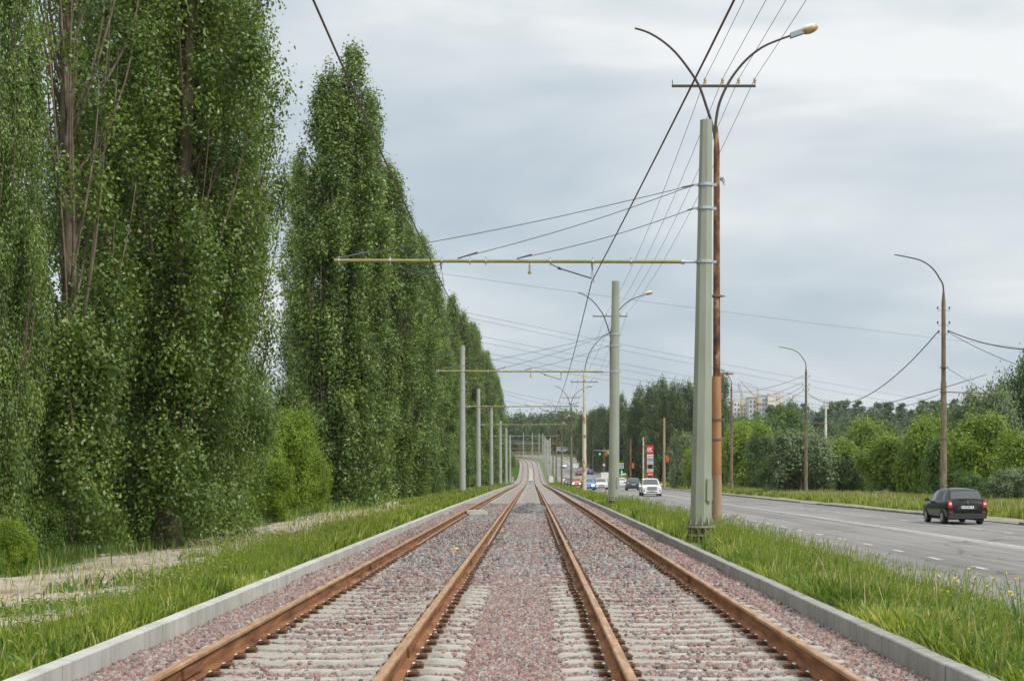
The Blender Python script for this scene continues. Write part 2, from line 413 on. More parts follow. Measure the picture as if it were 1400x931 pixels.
# ================================================================== SETTING
def grid_mesh(name, us, ys, zf, m, off=0.0, kind='structure', shear=True, lab=None):
    """sheet over lateral offsets us (from the track line) and distances ys"""
    U, Y = np.meshgrid(us, ys)
    X = U + (xc(Y) if shear else 0)
    Z = zf(U, X, Y) + off
    V = np.stack([X, Y, Z], -1).reshape(-1, 3)
    ny, nu = U.shape
    i = np.arange(ny-1)[:, None]*nu+np.arange(nu-1)[None, :]
    Fq = np.stack([i, i+1, i+nu+1, i+nu], -1).reshape(-1, 4)
    o = link(name, np_mesh(name, V, Fq), m, smooth=True); tag(o, kind=kind); return o
def steps(*seg):
    out = []
    for a, b, n in seg: out += list(np.linspace(a, b, n, endpoint=False))
    return np.array(out+[seg[-1][1]])
gy = steps((-60,0,10),(0,80,160),(80,700,310),(700,1700,60))
gu = steps((-900,-120,14),(-120,-30,18),(-30,-4.2,60),(-4.2,-3.8,2),(-3.8,-3.68,2),(-3.68,-3.2,2),(-3.2,3.1,4),(3.1,3.28,2),(3.28,3.4,2),(3.4,7.2,20),(7.2,20,8),(20,26,24),(26,60,30),(60,120,14),(120,900,14))
grid_mesh('ground', gu, gy, lambda u, x, y: gz(x, y), M['ground'])
# ballast bed between the kerbs
by = steps((-20,6,10),(6,60,220),(60,700,330))
bu = steps((-3.64,3.21,40))
def bz(u, x, y): return zp(y)-.234+.010*vnoise(x, y, .35)+.014*vnoise(x, y, 1.1, 4)
grid_mesh('ballast_bed', bu, by, bz, M['ballast'])
# dirt path on the left between the grass and the trees
def path_c(y): return np.interp(y, [20,32,90], [-7.7,-7.85,-8.2])+.3*np.sin(y/11.)+.25*np.sin(y/3.7)
py_ = steps((-10,150,260)); w = np.linspace(-1, 1, 13)
U = path_c(py_)[:, None]+w[None, :]*(np.interp(py_, [20,34,90], [2.75,1.5,1.25])+.3*np.sin(py_*.9)+.25*np.sin(py_*2.3+1))[:, None]
Yp = np.repeat(py_[:, None], 13, 1); Zp = gz(U, Yp)+.035-.06*np.abs(w)[None, :]**4
i = np.arange(len(py_)-1)[:, None]*13+np.arange(12)[None, :]
tag(link('dirt_path', np_mesh('dirt_path', np.stack([U, Yp, Zp], -1).reshape(-1, 3), np.stack([i, i+1, i+14, i+13], -1).reshape(-1, 4)), M['dirt'], smooth=True), kind='structure')
# road
ry = steps((-40,100,40),(100,700,240)); ru = np.array([6.78, 8, 10, 14, 17, 20.2])
grid_mesh('road', ru, ry, lambda u, x, y: zp(y)+road_drop(y), M['asphalt'])
# dirty gutter strip beyond the far road edge
grid_mesh('gutter_dirt', np.array([20.35,20.8,21.5,22.0]), ry, lambda u, x, y: gz(x, y)+.02+.02*vnoise(x, y, .8), M['gutter'])
def strip(mb, u0, u1, y0, y1, off=.004):
    n = max(1, int((y1-y0)/6)); ys = np.linspace(y0, y1, n+1)
    for a, b in zip(ys[:-1], ys[1:]):
        def p(u, y): return (u+float(xc(y)), y, float(zp(y)+road_drop(y))+off)
        mb.quad(p(u0, a), p(u1, a), p(u1, b), p(u0, b))
mk = MB()
for u in (13.82, 14.12): strip(mk, u, u+.13, -20, 690)
y = 3.0
while y < 500:
    strip(mk, 9.98, 10.12, y, y+1.0); strip(mk, 17.0, 17.13, y+1.3, y+2.3); y += 3.55
tag(mk.build('road_markings', M['paint']), kind='structure')
# kerbs: precast stones with open joints
def kerb(name, u0, u1, zt, zb, m, ystart, yend, L=1.0, zfun=None, wob=.0, skip=None):
    mb = MB(); y = ystart; k = 0
    while y < yend:
        l = L if y < 160 else 6.0
        if not (skip and skip(y)):
            j = random.uniform(-1, 1)*wob; a = y+.003; b = y+l-.003
            za, zb_ = (float(zfun(a)), float(zfun(b)))
            dz = random.uniform(-1, 1)*wob*.6
            xa, xb = float(xc(a)), float(xc(b)); c = .01
            prof = [(u0, zb), (u0, zt-c), (u0+c, zt), (u1-c, zt), (u1, zt-c), (u1, zb)]
            vs = [(p+xa+j, a, q+za+dz) for p, q in prof]+[(p+xb+j, b, q+zb_+dz) for p, q in prof]
            fs = [(i, i+1, i+7, i+6) for i in range(5)]+[tuple(range(6))[::-1], tuple(range(6, 12))]
            mb.add(vs, [f[::-1] for f in fs])
        y += l
    o = mb.build(name, m); tag(o, kind='structure'); return o
kerb('kerb', -3.78, -3.63, -.04, -.6, M['kerb'], -4, 640, 1.0, zp, .0045)
kerb('kerb', 3.20, 3.35, -.04, -.6, M['kerb_shaded'], -4, 640, 1.0, zp, .0045)
kerb('road_kerb', 20.22, 20.38, .10, -.4, M['kerb_old'], 20, 600, 1.0, lambda y: zp(y)+road_drop(y), .025, lambda y: math.sin(y*.13)+math.sin(y*.31+1) > 1.1)

# ================================================================== TRACKS
GA = .795
def rail_mesh(name, u, m2):
    prof = [(-.075,-.18),(-.075,-.165),(-.012,-.145),(-.009,-.04),(-.036,-.03),(-.036,-.006),(-.028,0),(.028,0),(.036,-.006),(.036,-.03),(.009,-.04),(.012,-.145),(.075,-.165),(.075,-.18)]
    n = len(prof); mb = MB(); y = -6.0+random.uniform(0, 8)
    ends = []
    while y < 645:
        L = 12.5 if y < 300 else 40.; st_ = 12.5/4 if y < 300 else 5.
        ys = np.arange(y+.008, y+L-.008+1e-6, (L-.016)/max(2, int(L/st_)))
        vs = []
        for t in ys:
            x0, z0 = float(xc(t)), float(zp(t))
            vs += [(u+x0+p, t, z0+q) for p, q in prof]
        b = len(mb.v); mb.v += vs
        for i in range(len(ys)-1):
            for j in range(n-1):
                mb.f.append((b+i*n+j, b+i*n+j+1, b+(i+1)*n+j+1, b+(i+1)*n+j)); mb.m.append(1 if 4 <= j <= 8 else 0)
        mb.f.append(tuple(range(b, b+n))); mb.m.append(0)
        mb.f.append(tuple(range(b+(len(ys)-1)*n, b+len(ys)*n))[::-1]); mb.m.append(0)
        ends.append(y+L); y += L
    return mb, ends
def sleeper_shape():
    # dipped top: high at rail seats, lower middle, sloped ends
    mb = MB(); xs = [-1.3,-1.24,-1.02,-.62,-.3,.3,.62,1.02,1.24,1.3]; zs = [-.23,-.2,-.187,-.187,-.205,-.205,-.187,-.187,-.2,-.23]
    # stations along x; section trapezoid in y
    n = 6
    for x, z in zip(xs, zs):
        mb.v += [(x,-.14,-.36),(x,-.105,z-.03),(x,-.08,z),(x,.08,z),(x,.105,z-.03),(x,.14,-.36)]
    for i in range(len(xs)-1):
        for j in range(n-1): mb.f.append((i*n+j, i*n+j+1, (i+1)*n+j+1, (i+1)*n+j)); mb.m.append(0)
    mb.f.append(tuple(range(n))[::-1]); mb.m.append(0); mb.f.append(tuple(range(54, 60))); mb.m.append(0)
    return mb
def clip_shape():
    mb = MB(); mb.box((0, 0, -.186), (.3,.03,.012), 0)
    for s in (-1, 1):
        mb.box((s*.135, 0, -.178), (.07,.08,.03), 0)
        mb.tube([(s*.085,-.055,-.16),(s*.12,-.06,-.148),(s*.15,-.045,-.15),(s*.165,0,-.155),(s*.15,.045,-.15),(s*.12,.06,-.148),(s*.085,.055,-.16)], .014, 5, 0)
        mb.tube([(s*.12,0,-.18),(s*.12,0,-.13)], .019, 6, 0)
        mb.box((s*.1, 0, -.158), (.045,.07,.03), 1)
    return mb
sl_me = None; cl_me = None
def sleeper_ys(seed):
    r = random.Random(seed); out = []; y = 6.2
    while y < 640:
        out.append(y+r.uniform(-.02, .02)); y += .52
    return out
SLEEP = {}
def make_track(uc, label, seed):
    global sl_me, cl_me
    root = empty('railway_track', (0,0,0), label, 'railway track', 'tracks of the double line')
    for s in (-1, 1):
        mb, ends = rail_mesh('rail', uc+s*GA, None)
        for e in ends:
            if e < 200:
                for q in (-1, 1): mb.box((uc+s*GA+q*.024, e, float(zp(e))-.095), (.022,.6,.07), 0)
        mb.build('rail', [M['rail'], M['rail_top']], root)
    ys = sleeper_ys(seed); SLEEP[uc] = ys
    r = random.Random(seed+5)
    for y in ys[:100]:
        if sl_me is None:
            o = sleeper_shape().build('sleeper', M['sleeper'], root); sl_me = o.data
        else: o = link('sleeper', sl_me, M['sleeper'], root)
        o.location = (uc+r.uniform(-.015,.015), y, float(zp(y))+.000+r.uniform(-.008, .002)-.018*min(1, max(0, (y-18)/16))-.016*min(1, max(0, (y-32)/26))); o.rotation_euler = (0,0,r.uniform(-.012,.012))
        if y < 6.2+50*.52:
            for s in (-1, 1):
                if cl_me is None:
                    c = clip_shape().build('rail_fastening', [M['clip'], M['insulator_pad']], o); cl_me = c.data
                else: c = link('rail_fastening', cl_me, None, o)
                c.location = (s*GA, 0, 0)
    sm = MB(); base = sleeper_shape(); cm = MB(); cb = clip_shape()
    for y in ys[100:]:
        x0, z0 = uc+float(xc(y)), float(zp(y))
        if y < 330: sm.add([(a+x0, b+y, c+z0-.04) for a, b, c in base.v], base.f)
        else: sm.box((x0, y, z0-.30), (2.6,.2,.12))
    for y in ys[50:430]:
        x0, z0 = uc+float(xc(y)), float(zp(y))
        for s in (-1, 1):
            for q in (-1, 1):
                cm.box((x0+s*GA+q*.14, y, z0-.165), (.07,.08,.035), 0); cm.box((x0+s*GA+q*.093, y, z0-.165), (.03,.085,.03), 1)
    tag(sm.build('sleepers', M['sleeper'], root), kind='stuff'); tag(cm.build('rail_fastenings', [M['clip'], M['insulator_pad']], root), kind='stuff')
    return root
make_track(-1.875, 'left railway track of rusty rails on concrete sleepers, nearer the poplar trees', 1)
make_track(1.50, 'right railway track of rusty rails on concrete sleepers, nearer the road', 2)

# loose ballast stones as real geometry
def stones(name, n, y0, y1, size, seed, ycurve=1.6, keep=.93, label=None, region=None, mats='ballast_stone'):
    r = np.random.default_rng(seed)
    y = y0+(y1-y0)*r.random(n)**ycurve; x = r.uniform(-3.62, 3.19, n)
    if region is not None: x, y = region(r, n)
    z = bz(x, x, y)
    on = np.zeros(n, bool); rail = np.zeros(n, bool)
    for uc, ys in SLEEP.items():
        ph = np.abs(((y-6.2)/.52 - np.round((y-6.2)/.52))*.52)
        inx = np.abs(x-uc) < 1.28
        on |= inx & (ph < .085)
        for s in (-1, 1): rail |= np.abs(x-uc-s*GA) < .085
    mid = np.zeros(n, bool)
    kk = keep*(1-.20*np.clip((y-15)/14, 0, 1)-.15*(vnoise(x, y, 2.2, 6) > .35))
    ok = (~on | (r.random(n) > kk)) & ~rail
    if region is not None: ok[:] = True
    z = np.where(on, z+.03, z)
    x, y, z = x[ok], y[ok], z[ok]; n = len(x)
    s = size*r.uniform(.55, 1.35, n)
    base = np.array([(-1,-1,-1),(1,-1,-1),(1,1,-1),(-1,1,-1),(-1,-1,1),(1,-1,1),(1,1,1),(-1,1,1)], float)*.5
    P = base[None]*(1+r.uniform(-.38, .38, (n, 8, 3)))*np.stack([r.uniform(.7,1.3,n), r.uniform(.7,1.2,n), r.uniform(.5,.95,n)], -1)[:, None]
    q = r.normal(size=(n, 4)); q /= np.linalg.norm(q, axis=1)[:, None]
    w_, a, b, c = q.T
    Rm = np.stack([1-2*(b*b+c*c),2*(a*b-c*w_),2*(a*c+b*w_),2*(a*b+c*w_),1-2*(a*a+c*c),2*(b*c-a*w_),2*(a*c-b*w_),2*(b*c+a*w_),1-2*(a*a+b*b)], -1).reshape(n, 3, 3)
    P = np.einsum('nij,nkj->nki', Rm, P)*s[:, None, None]
    P += np.stack([x, y, z+s*.12], -1)[:, None]
    f = np.array([(3,2,1,0),(4,5,6,7),(0,1,5,4),(1,2,6,5),(2,3,7,6),(3,0,4,7)])
    Fq = (np.arange(n)[:, None, None]*8+f[None]).reshape(-1, 4)
    t = r.random(n)
    g = np.clip((y-13)/14, 0, 1)*(np.abs(x+.2) < 2.6)*(.45+.5*(vnoise(x, y, 2.5, 2) > -.1))
    t = np.where(r.random(n) < g*.75, r.uniform(.14, .45, n), .28+.72*t)
    t = np.where(r.random(n) < .16, r.uniform(0, .4, n), t)
    o = link(name, np_mesh(name, P.reshape(-1, 3), Fq, np.repeat(t, 6)), M[mats]); tag(o, label, kind='stuff'); return o
ob = stones('ballast_stones', 170000, 8.2, 30, .031, 3, 1.45)
ob = stones('ballast_stones', 82000, 21, 80, .05, 4, 1.3, keep=.8)

def pebbles(name, n, label, seed):
    r = np.random.default_rng(seed); y = 10+60*r.random(n)**1.4; x = path_c(y)+r.normal(size=n)*1.2
    base = np.array([(-1,-1,-1),(1,-1,-1),(1,1,-1),(-1,1,-1),(-1,-1,1),(1,-1,1),(1,1,1),(-1,1,1)], float)*.5
    s = .05*r.uniform(.3, 1.0, n)**1.0*np.where(r.random(n) < .02, 2.6, 1)
    P = base[None]*(1+r.uniform(-.38, .38, (n, 8, 3)))*s[:, None, None]*np.array([1.2,1,.6])+np.stack([x, y, gz(x, y)+.03], -1)[:, None]
    f = np.array([(3,2,1,0),(4,5,6,7),(0,1,5,4),(1,2,6,5),(2,3,7,6),(3,0,4,7)])
    Fq = (np.arange(n)[:, None, None]*8+f[None]).reshape(-1, 4)
    o = link(name, np_mesh(name, P.reshape(-1, 3), Fq, np.repeat(r.uniform(.28, .42, n), 6)), M['ballast_stone']); tag(o, label, kind='stuff')
pebbles('path_pebbles', 3600, 'small stones strewn over the dirt path', 15)
# gravel heap, concrete block, kerb marker, cabinet, crossing
def heap(x0, y0, rx, ry_, h, n, size, seed, t0, t1, name, label):
    r = np.random.default_rng(seed)
    a = r.random(n)*6.283; q = r.random(n)**.5
    x = x0+rx*q*np.cos(a); y = y0+ry_*q*np.sin(a)
    z = zp(y)-.22+h*(1-q)**.8*(1+.3*np.sin(a*3+1))
    base = np.array([(-1,-1,-1),(1,-1,-1),(1,1,-1),(-1,1,-1),(-1,-1,1),(1,-1,1),(1,1,1),(-1,1,1)], float)*.5
    s = size*r.uniform(.6, 1.5, n)
    P = base[None]*(1+r.uniform(-.4, .4, (n, 8, 3)))*s[:, None, None]+np.stack([x, y, z], -1)[:, None]
    f = np.array([(3,2,1,0),(4,5,6,7),(0,1,5,4),(1,2,6,5),(2,3,7,6),(3,0,4,7)])
    Fq = (np.arange(n)[:, None, None]*8+f[None]).reshape(-1, 4)
    o = link(name, np_mesh(name, P.reshape(-1, 3), Fq, np.repeat(r.uniform(t0, t1, n), 6)), M['ballast_stone']); tag(o, label, 'gravel', kind='stuff')
heap(-.05, 62, .85, 2.2, .3, 3800, .085, 9, .0, .3, 'gravel_heap', 'heap of grey gravel lying between the two tracks')
b = MB(); p = at(652, 702, 57); b.prism([(-.42,0),(.42,0),(.40,.15),(.3,.2),(-.34,.2),(-.42,.13)], 'y', -.3, .3)
o = b.build('concrete_block', M['concrete_light'], loc=(p.x, 57, -.21)); o.rotation_euler = (0,0,.15); tag(o, 'pale grey concrete block lying between the rails of the left track', 'concrete block')
b = MB(); b.prism([(-.09,0),(.09,0),(.08,.2),(-.08,.2)], 'y', -.12, .12)
o = b.build('concrete_block', M['concrete_light'], loc=(-3.46, 57.5, -.22)); tag(o, 'small grey concrete block standing on the gravel against the left kerb', 'concrete block')
b = MB(); b.sphere((0,0,.02), (.06,.05,.025), 8, 5)
o = b.build('litter_scrap', M['yellow_panel'], loc=(-1.62, 30.5, float(zp(30.5))-.19)); tag(o, 'small yellow scrap of litter between the rails of the left track', 'litter')
# concrete cabinet between the tracks near the dip
z0 = float(zp(300))
cab = empty('trackside_cabinet', (-.2, 300, z0-.25), 'low pale grey cabinet standing between the two tracks at the dip', 'cabinet')
b = MB(); b.box((0,0,.38), (1.15,.8,.76)); b.build('body', M['concrete_light'], cab)
b = MB(); b.box((0,0,.81), (1.3,.95,.1)); b.build('lid', M['white_paint'], cab)
b = MB(); b.box((0,-.41,.38), (.9,.02,.5)); b.build('door', M['galv'], cab)
# plank crossing over the tracks
pc = MB()
for i in range(6):
    for (a, c) in ((-3.6,-2.78),(-2.56,-1.2),(-.97,.6),(.82,2.2),(2.4,3.2)):
        pc.box(((a+c)/2, 295.5+i*.42, z0-.06), (c-a,.38,.1))
tag(pc.build('pedestrian_crossing', M['concrete_light']), kind='structure')
# paved middle strip up the hill
grid_mesh('paved_strip', np.array([-.75, .3]), steps((302,470,60)), lambda u, x, y: zp(y)-.16, M['sleeper'])

# ================================================================== TRAM POLES
ORD = ['first','second','third','fourth','fifth','sixth','seventh','eighth','ninth','tenth','eleventh','twelfth','thirteenth','fourteenth','fifteenth','sixteenth','seventeenth','eighteenth','nineteenth','twentieth','twenty-first','twenty-second','twenty-third','twenty-fourth','twenty-fifth']
def tram_pole(x, y, top, side, label, sides=8, rb=.275, rt=.145, lean=.0, arm=True, mk='pole_green', near=False, flange=True, armz=6.56, arml=None, group='grey tram poles beside the line'):
    """side=-1: arm reaches left; z values are above the rail head at y"""
    z0 = float(zp(y)); gzv = -.22 if x > 0 else -.12
    x += float(xc(y))
    root = empty('tram_pole', (x, y, z0+gzv), label, 'tram pole', group)
    def L(X, Z, Y=0): return (X, Y, Z-gzv)
    def cx(Z): return lean*(Z/top)
    def rad(Z): return rb+(rt-rb)*max(0, Z)/top
    # faceted shaft
    b = MB(); n = sides; ph = math.pi/n*.35
    zs = [.2 if flange else -.2, top*.5, top]
    for Z in zs:
        for j in range(n):
            a = 2*math.pi*j/n+ph; b.v.append((cx(Z)+rad(Z)*math.cos(a), rad(Z)*math.sin(a), Z-gzv))
    for i in range(2):
        for j in range(n): b.f.append((i*n+j, i*n+(j+1) % n, (i+1)*n+(j+1) % n, (i+1)*n+j)); b.m.append(0)
    b.f.append(tuple(range(2*n, 3*n))); b.m.append(0)
    b.build('shaft', M[mk], root, smooth=(sides > 9))
    if flange:
        rf = rb+.085
        b = MB(); m16 = 24
        b.tube([L(0,-.35), L(0,-.06)], [rb*.8, rb*.85], 16)
        for k in range(12):
            a = 2*math.pi*k/12; c, s = math.cos(a), math.sin(a)
            pts = [(rb*.8, -.34), (rb*.85, -.34), (rf*.98, -.06), (rb*.8, -.06)]
            vs = []
            for q in (-.012, .012):
                for rr, zz in pts: vs.append((rr*c-q*s, rr*s+q*c, zz-gzv))
            b.add(vs, [(0,1,2,3),(7,6,5,4),(0,4,5,1),(1,5,6,2),(2,6,7,3)])
        b.build('foundation', M['foundation'], root)
        b = MB()
        b.tube([L(0,-.06), L(0,-.015)], rf, m16); b.build('lower_flange', M['foundation'], root)
        b = MB(); b.tube([L(0,.14), L(0,.19)], rf, m16)
        for k in range(12):
            a = 2*math.pi*k/12; c, s = math.cos(a), math.sin(a); vs = []
            for q in (-.008, .008):
                for rr, zz in [(rb*.93, .19), (rf*.95, .19), (rb*.97, .42)]: vs.append((rr*c-q*s, rr*s+q*c, zz-gzv))
            b.add(vs, [(0,1,2),(5,4,3),(0,3,4,1),(1,4,5,2)])
        b.build('upper_flange', M['pole_green'] if near else M['foundation'], root)
        b = MB()
        for k in range(12):
            a = 2*math.pi*(k+.5)/12; c, s = math.cos(a)*rf*.86, math.sin(a)*rf*.86
            b.tube([(c, s, -.12-gzv), (c, s, .3-gzv)], .018, 6)
            for zz in (-.1, .02, .1, .23): b.tube([(c, s, zz-.018-gzv), (c, s, zz+.018-gzv)], .034, 6)
        b.build('anchor_bolts', M['bolt'], root)
        b = MB(); b.tube([L(0,-.02), L(0,.15)], rb*.62, 12); b.build('core', M['bolt'], root)
    if near is not False:
        hx = .19 if side < 0 else -.19
        b = MB(); hz = 1.0
        po = [(.07*math.cos(t), .07*math.sin(t)+(.22 if t < math.pi else -.22)) for t in [i*math.pi/6 for i in range(13)]]
        b.prism([(p_, q_+hz+.05-gzv) for p_, q_ in po], 'y', -.03, .03)
        o = b.build('hatch_cover', M[mk], root)
        o.location = (rb*.66, -rb*.82, 0); o.rotation_euler = (0,0,.35)
    if not arm: return root
    sg = side; az = armz
    # clamps
    for Z in (az, 7.85, 8.42):
        r0 = rad(Z)+.006; b = MB(); b.tube([L(cx(Z), Z-.035), L(cx(Z), Z+.035)], r0+.012, 16)
        b.box(L(cx(Z)-sg*(r0+.05), Z), (.09,.05,.06)); b.box(L(cx(Z)+sg*(r0+.05), Z), (.12,.04,.05))
        b.build('clamp', M['galv'], root)
    xe = arml if arml is not None else (-4.78 if sg < 0 else 3.55)
    xl = (xe-(x-float(xc(y)))); xs = cx(az)+sg*(rad(az)+.35)
    Zx = lambda X: az+.03*(abs(X)/8.9)+.0
    b = MB(); b.tube([L(xs, Zx(xs)), L(xl, Zx(xl))], .043, 10)
    armo = b.build('bracket_arm', M['arm_yellow'], root, smooth=True)
    b = MB(); b.tube([L(cx(az)+sg*rad(az), az), L(xs, az)], .032, 8); b.tube([L(xs-sg*.06, az), L(xs+sg*.02, az)], .06, 8); b.build('arm_socket', M['galv'], armo)
    tx = [t_-(x-float(xc(y))) for t_ in (-1.875, 1.5)]
    zig = .12*sg
    b = MB()
    marks = [xl+.12*(-sg), tx[0]-1.55, tx[0]-.3, tx[0]+.38, -5.2 if sg < 0 else 0, tx[1]-1.05, tx[1]-.02, tx[1]+.9]
    for X in marks:
        if (X-xl)*(-sg) < 0 or (X-xs)*(-sg) > 0: continue
        b.tube([L(X-.018, Zx(X)), L(X+.018, Zx(X))], .056, 8); b.tube([L(X, Zx(X)-.1), L(X, Zx(X)+.1)], .016, 6)
    b.build('sleeve_clamps', M['galv'], armo)
    # stays
    A = [(8.42, xl-sg*.1), (8.42, tx[0]+.08 if sg < 0 else tx[1]-.1), (7.85, tx[1]-1.86 if sg < 0 else tx[0]+1.7)]
    for Z, X in A:
        b = MB(); p0 = Vector(L(cx(Z)+sg*(rad(Z)+.1), Z)); p1 = Vector(L(X, Zx(X)+.06)); d = p1-p0
        pts = [p0+d*t-Vector((0,0,.10*math.sin(math.pi*t))) for t in np.linspace(0, 1, 9)]
        b.tube(pts, .010, 5); b.tube([p0, p0+d*.035], .022, 6); b.tube([p1-d*.085, p1-d*.0], .02, 6)
        b.build('stay_wire', M['wire_grey'], root)
    # steady arms, hangers and droppers to both contact wires
    for k, t_ in enumerate(tx):
        if k == 0: x0, x1 = t_-1.5, t_-.33
        else: x0, x1 = t_-1.05, t_-.05
        wz = 6.1
        b = MB(); b.tube([L(x0, Zx(x0)-.06), L(x0+.22, Zx(x0)-.17)], .013, 5); b.tube([L(x0+.22, Zx(x0)-.17), L(x1, wz+.06)], .017, 6)
        b.tube([L(x0+.18, Zx(x0)-.15), L(x0+.26, Zx(x0)-.19)], .032, 6); b.build('steady_arm', M['dark_steel'], root)
        b = MB(); b.tube([L(x1, Zx(x1)-.05), L(x1+.02, Zx(x1)-.2)], .02, 6); b.tube([L(x1+.02, Zx(x1)-.2), L(x1+.06, wz-.02, .25)], .006, 4); b.tube([L(x1, Zx(x1)-.2), L(x1-.03, wz, -.25)], .006, 4)
        b.build('wire_hanger', M['wire_grey'], root)
    b = MB(); X = tx[1]-1.55; zz = Zx(X)-.04
    b.tube([L(X, zz), L(X, zz-.22)], .012, 6)
    for q in range(4): b.tube([L(X, zz-.05-q*.045), L(X, zz-.07-q*.045)], .032, 8)
    b.tube([L(X, zz-.22), L(X, zz-.27)], [.05,.035], 8); b.build('insulator', M['ceramic'], root)
    return root
tram_pole(4.09, 34.4, 9.98, -1, 'closest grey green faceted tram pole, beside the rusty lamp post at the right kerb', rb=.268, rt=.15, lean=.13, near=True)
tram_pole(4.09, 71, 11.07, -1, 'second grey green tram pole beside the right kerb, between the grass and the road', sides=12, rb=.28, rt=.19, lean=.1, near=True)
lefts = [(-5.2,106.6,11.1),(-5.4,144,10.2),(-5.2,183,10.2),(-4.9,222,10.1),(-4.7,262,10.4),(-4.6,300,10.1)]
for i, (x, y, t) in enumerate(lefts):
    tram_pole(x, y, t, 1, ORD[i]+' pale grey tram pole from the camera in the row in front of the poplars', sides=12, rb=.26, rt=.18, mk='pole_grey', flange=(i < 4), group='pale tram poles on the poplar side')
rights = [(4.4,340,10.3),(4.4,372,10.2),(4.4,402,10.2),(4.5,432,10.2),(4.5,462,10.2),(4.6,492,10.2),(4.8,522,10.2),(5.0,552,10.2),(5.2,580,10.2),(5.4,606,10.2)]
for i, (x, y, t) in enumerate(rights):
    tram_pole(x, y, t, -1, ORD[i]+' grey tram pole of the far cluster on the rising curve, counted from the dip', sides=8, rb=.24, rt=.17, mk='pole_grey', flange=False, group='far tram poles up the hill')

# contact wires
def wire_obj(name, pts_list, r, m, label, cat, group=None, n=5):
    b = MB()
    for pts in pts_list: b.tube(pts, r, n)
    o = b.build(name, m); tag(o, label, cat, group); return o
sup = [-4, 34.4, 71, 106.6, 144, 183, 222, 262, 300, 340, 372, 402, 432, 462, 492, 522, 552, 580, 606]
for t_, lab in ((-1.875, 'left contact wire hanging over the left track'), (1.5, 'right contact wire hanging over the right track')):
    pts = []
    for i in range(len(sup)-1):
        a, c = sup[i], sup[i+1]
        def off(k): 
            if t_ < 0: return [-.12,-.33,.1][k] if k < 3 else (.15 if k % 2 else -.25)
            return [.85,-.05,.2][k] if k < 3 else (.15 if k % 2 else -.2)
        for t in np.linspace(0, 1, 9)[:-1]:
            y = a+(c-a)*t
            pts.append((t_+off(i)*(1-t)+off(i+1)*t+float(xc(y)), y, 6.08+float(zp(y))-.12*math.sin(math.pi*t)))
    wire_obj('contact_wire', [pts], .013, M['wire_copper'], lab, 'overhead wire', 'contact wires over the tracks', 6)

# ================================================================== LAMP POSTS
def sag(a, b, s, n=14):
    a, b = Vector(a), Vector(b)
    return [a+(b-a)*t-Vector((0,0,s*4*t*(1-t))) for t in np.linspace(0, 1, n)]
def lamp_post(x, y, label, arms, H=11.45, rb=.14, rt=.12, mt=('rusty_pole','orange_pole','brown_pole'), bands=(), group=None, cross=None, base=-.45, cone=True, extra=None, joints=None):
    """arms: list of (points [(dx,dz above base)], lamp True/False)"""
    z0 = float(gz(x+float(xc(y)), y)); x += float(xc(y))
    root = empty('lamp_post', (x, y, z0), label, 'lamp post', group)
    lv = joints or [0, H*.22, H*.62, H]
    b = MB()
    for k in range(3):
        a_, c_ = lv[k], lv[k+1]
        f = lambda z: rb+(rt-rb)*z/H
        r1 = 1.0 if k == 0 else (.98 if k == 1 else .8)
        b.tube([(0,0,a_ - (.4 if k == 0 else 0)), (0,0,c_)], [f(a_)*r1, f(c_)*r1], 14, m=2-k)
    b.build('post', [M[q] for q in mt], root, smooth=True)
    if cone:
        b = MB(); b.tube([(0,0,H), (0,0,H+.12), (0,0,H+.75)], [rt*.82, rt*.78, .04], 12); b.build('cap', M[mt[0]], root, smooth=True)
    for h in bands:
        b = MB(); b.tube([(0,0,h-.025), (0,0,h+.025)], rb+.02, 14); b.box((rb+.05,0,h), (.08,.04,.04)); b.build('band', M['bolt'], root)
    for pts, lamp in arms:
        P_ = [Vector((p[0], 0, p[1])) for p in pts]
        # smooth the arm
        Q = []
        for i in range(len(P_)-1):
            p0 = P_[max(i-1, 0)]; p1 = P_[i]; p2 = P_[i+1]; p3 = P_[min(i+2, len(P_)-1)]
            for t in (0, .33, .66):
                Q.append(.5*((2*p1)+(p2-p0)*t+(2*p0-5*p1+4*p2-p3)*t*t+(3*p1-p0-3*p2+p3)*t**3))
        Q.append(P_[-1])
        b = MB(); b.tube(Q, [.046-.016*i/len(Q) for i in range(len(Q))], 8); ao = b.build('curved_arm', M['dark_steel'], root, smooth=True)
        if lamp:
            e = Q[-1]; d = (Q[-1]-Q[-3]).normalized(); s = 1 if d.x > 0 else -1
            ang = math.atan2(d.z, abs(d.x))
            hd = empty_part('lamp_head', root, e, (0, -ang*s, 0))
            b = MB(); b.box((s*.2,0,0), (.42,.17,.15), taper=.8)
            oc = b.build('lamp_head', M['lamp_case'], root); oc.location = e; oc.rotation_euler = (0, -ang*s, 0)
            b = MB(); b.sphere((s*.62,0,-.01), (.27,.15,.13), 14, 8); b.build('diffuser', M['lamp_glass'], oc, smooth=True)
            b = MB(); b.sphere((s*.58,0,.045), (.26,.145,.10), 14, 8); b.build('lamp_shell', M['lamp_top'], oc, smooth=True)
    if cross:
        xa, xb, zc_, ins = cross
        b = MB(); b.box(((xa+xb)/2, 0, zc_), (xb-xa, .06, .07))
        b.tube([(xa+.02,0,zc_), (xa+.02,0,zc_+.18)], .012, 5)
        co = b.build('crossbar', M['dark_steel'], root)
        for q in ins:
            b = MB(); b.tube([(q,0,zc_), (q,0,zc_+.1)], .012, 6); b.tube([(q,0,zc_+.09), (q,0,zc_+.13), (q,0,zc_+.17), (q,0,zc_+.23)], [.045,.038,.05,.035], 8); b.build('insulator', M['ceramic'], co)
    if extra: extra(root)
    return root
def empty_part(*a): return None
Z0 = float(gz(5.5, 42.3)); S1 = 1944/42.3
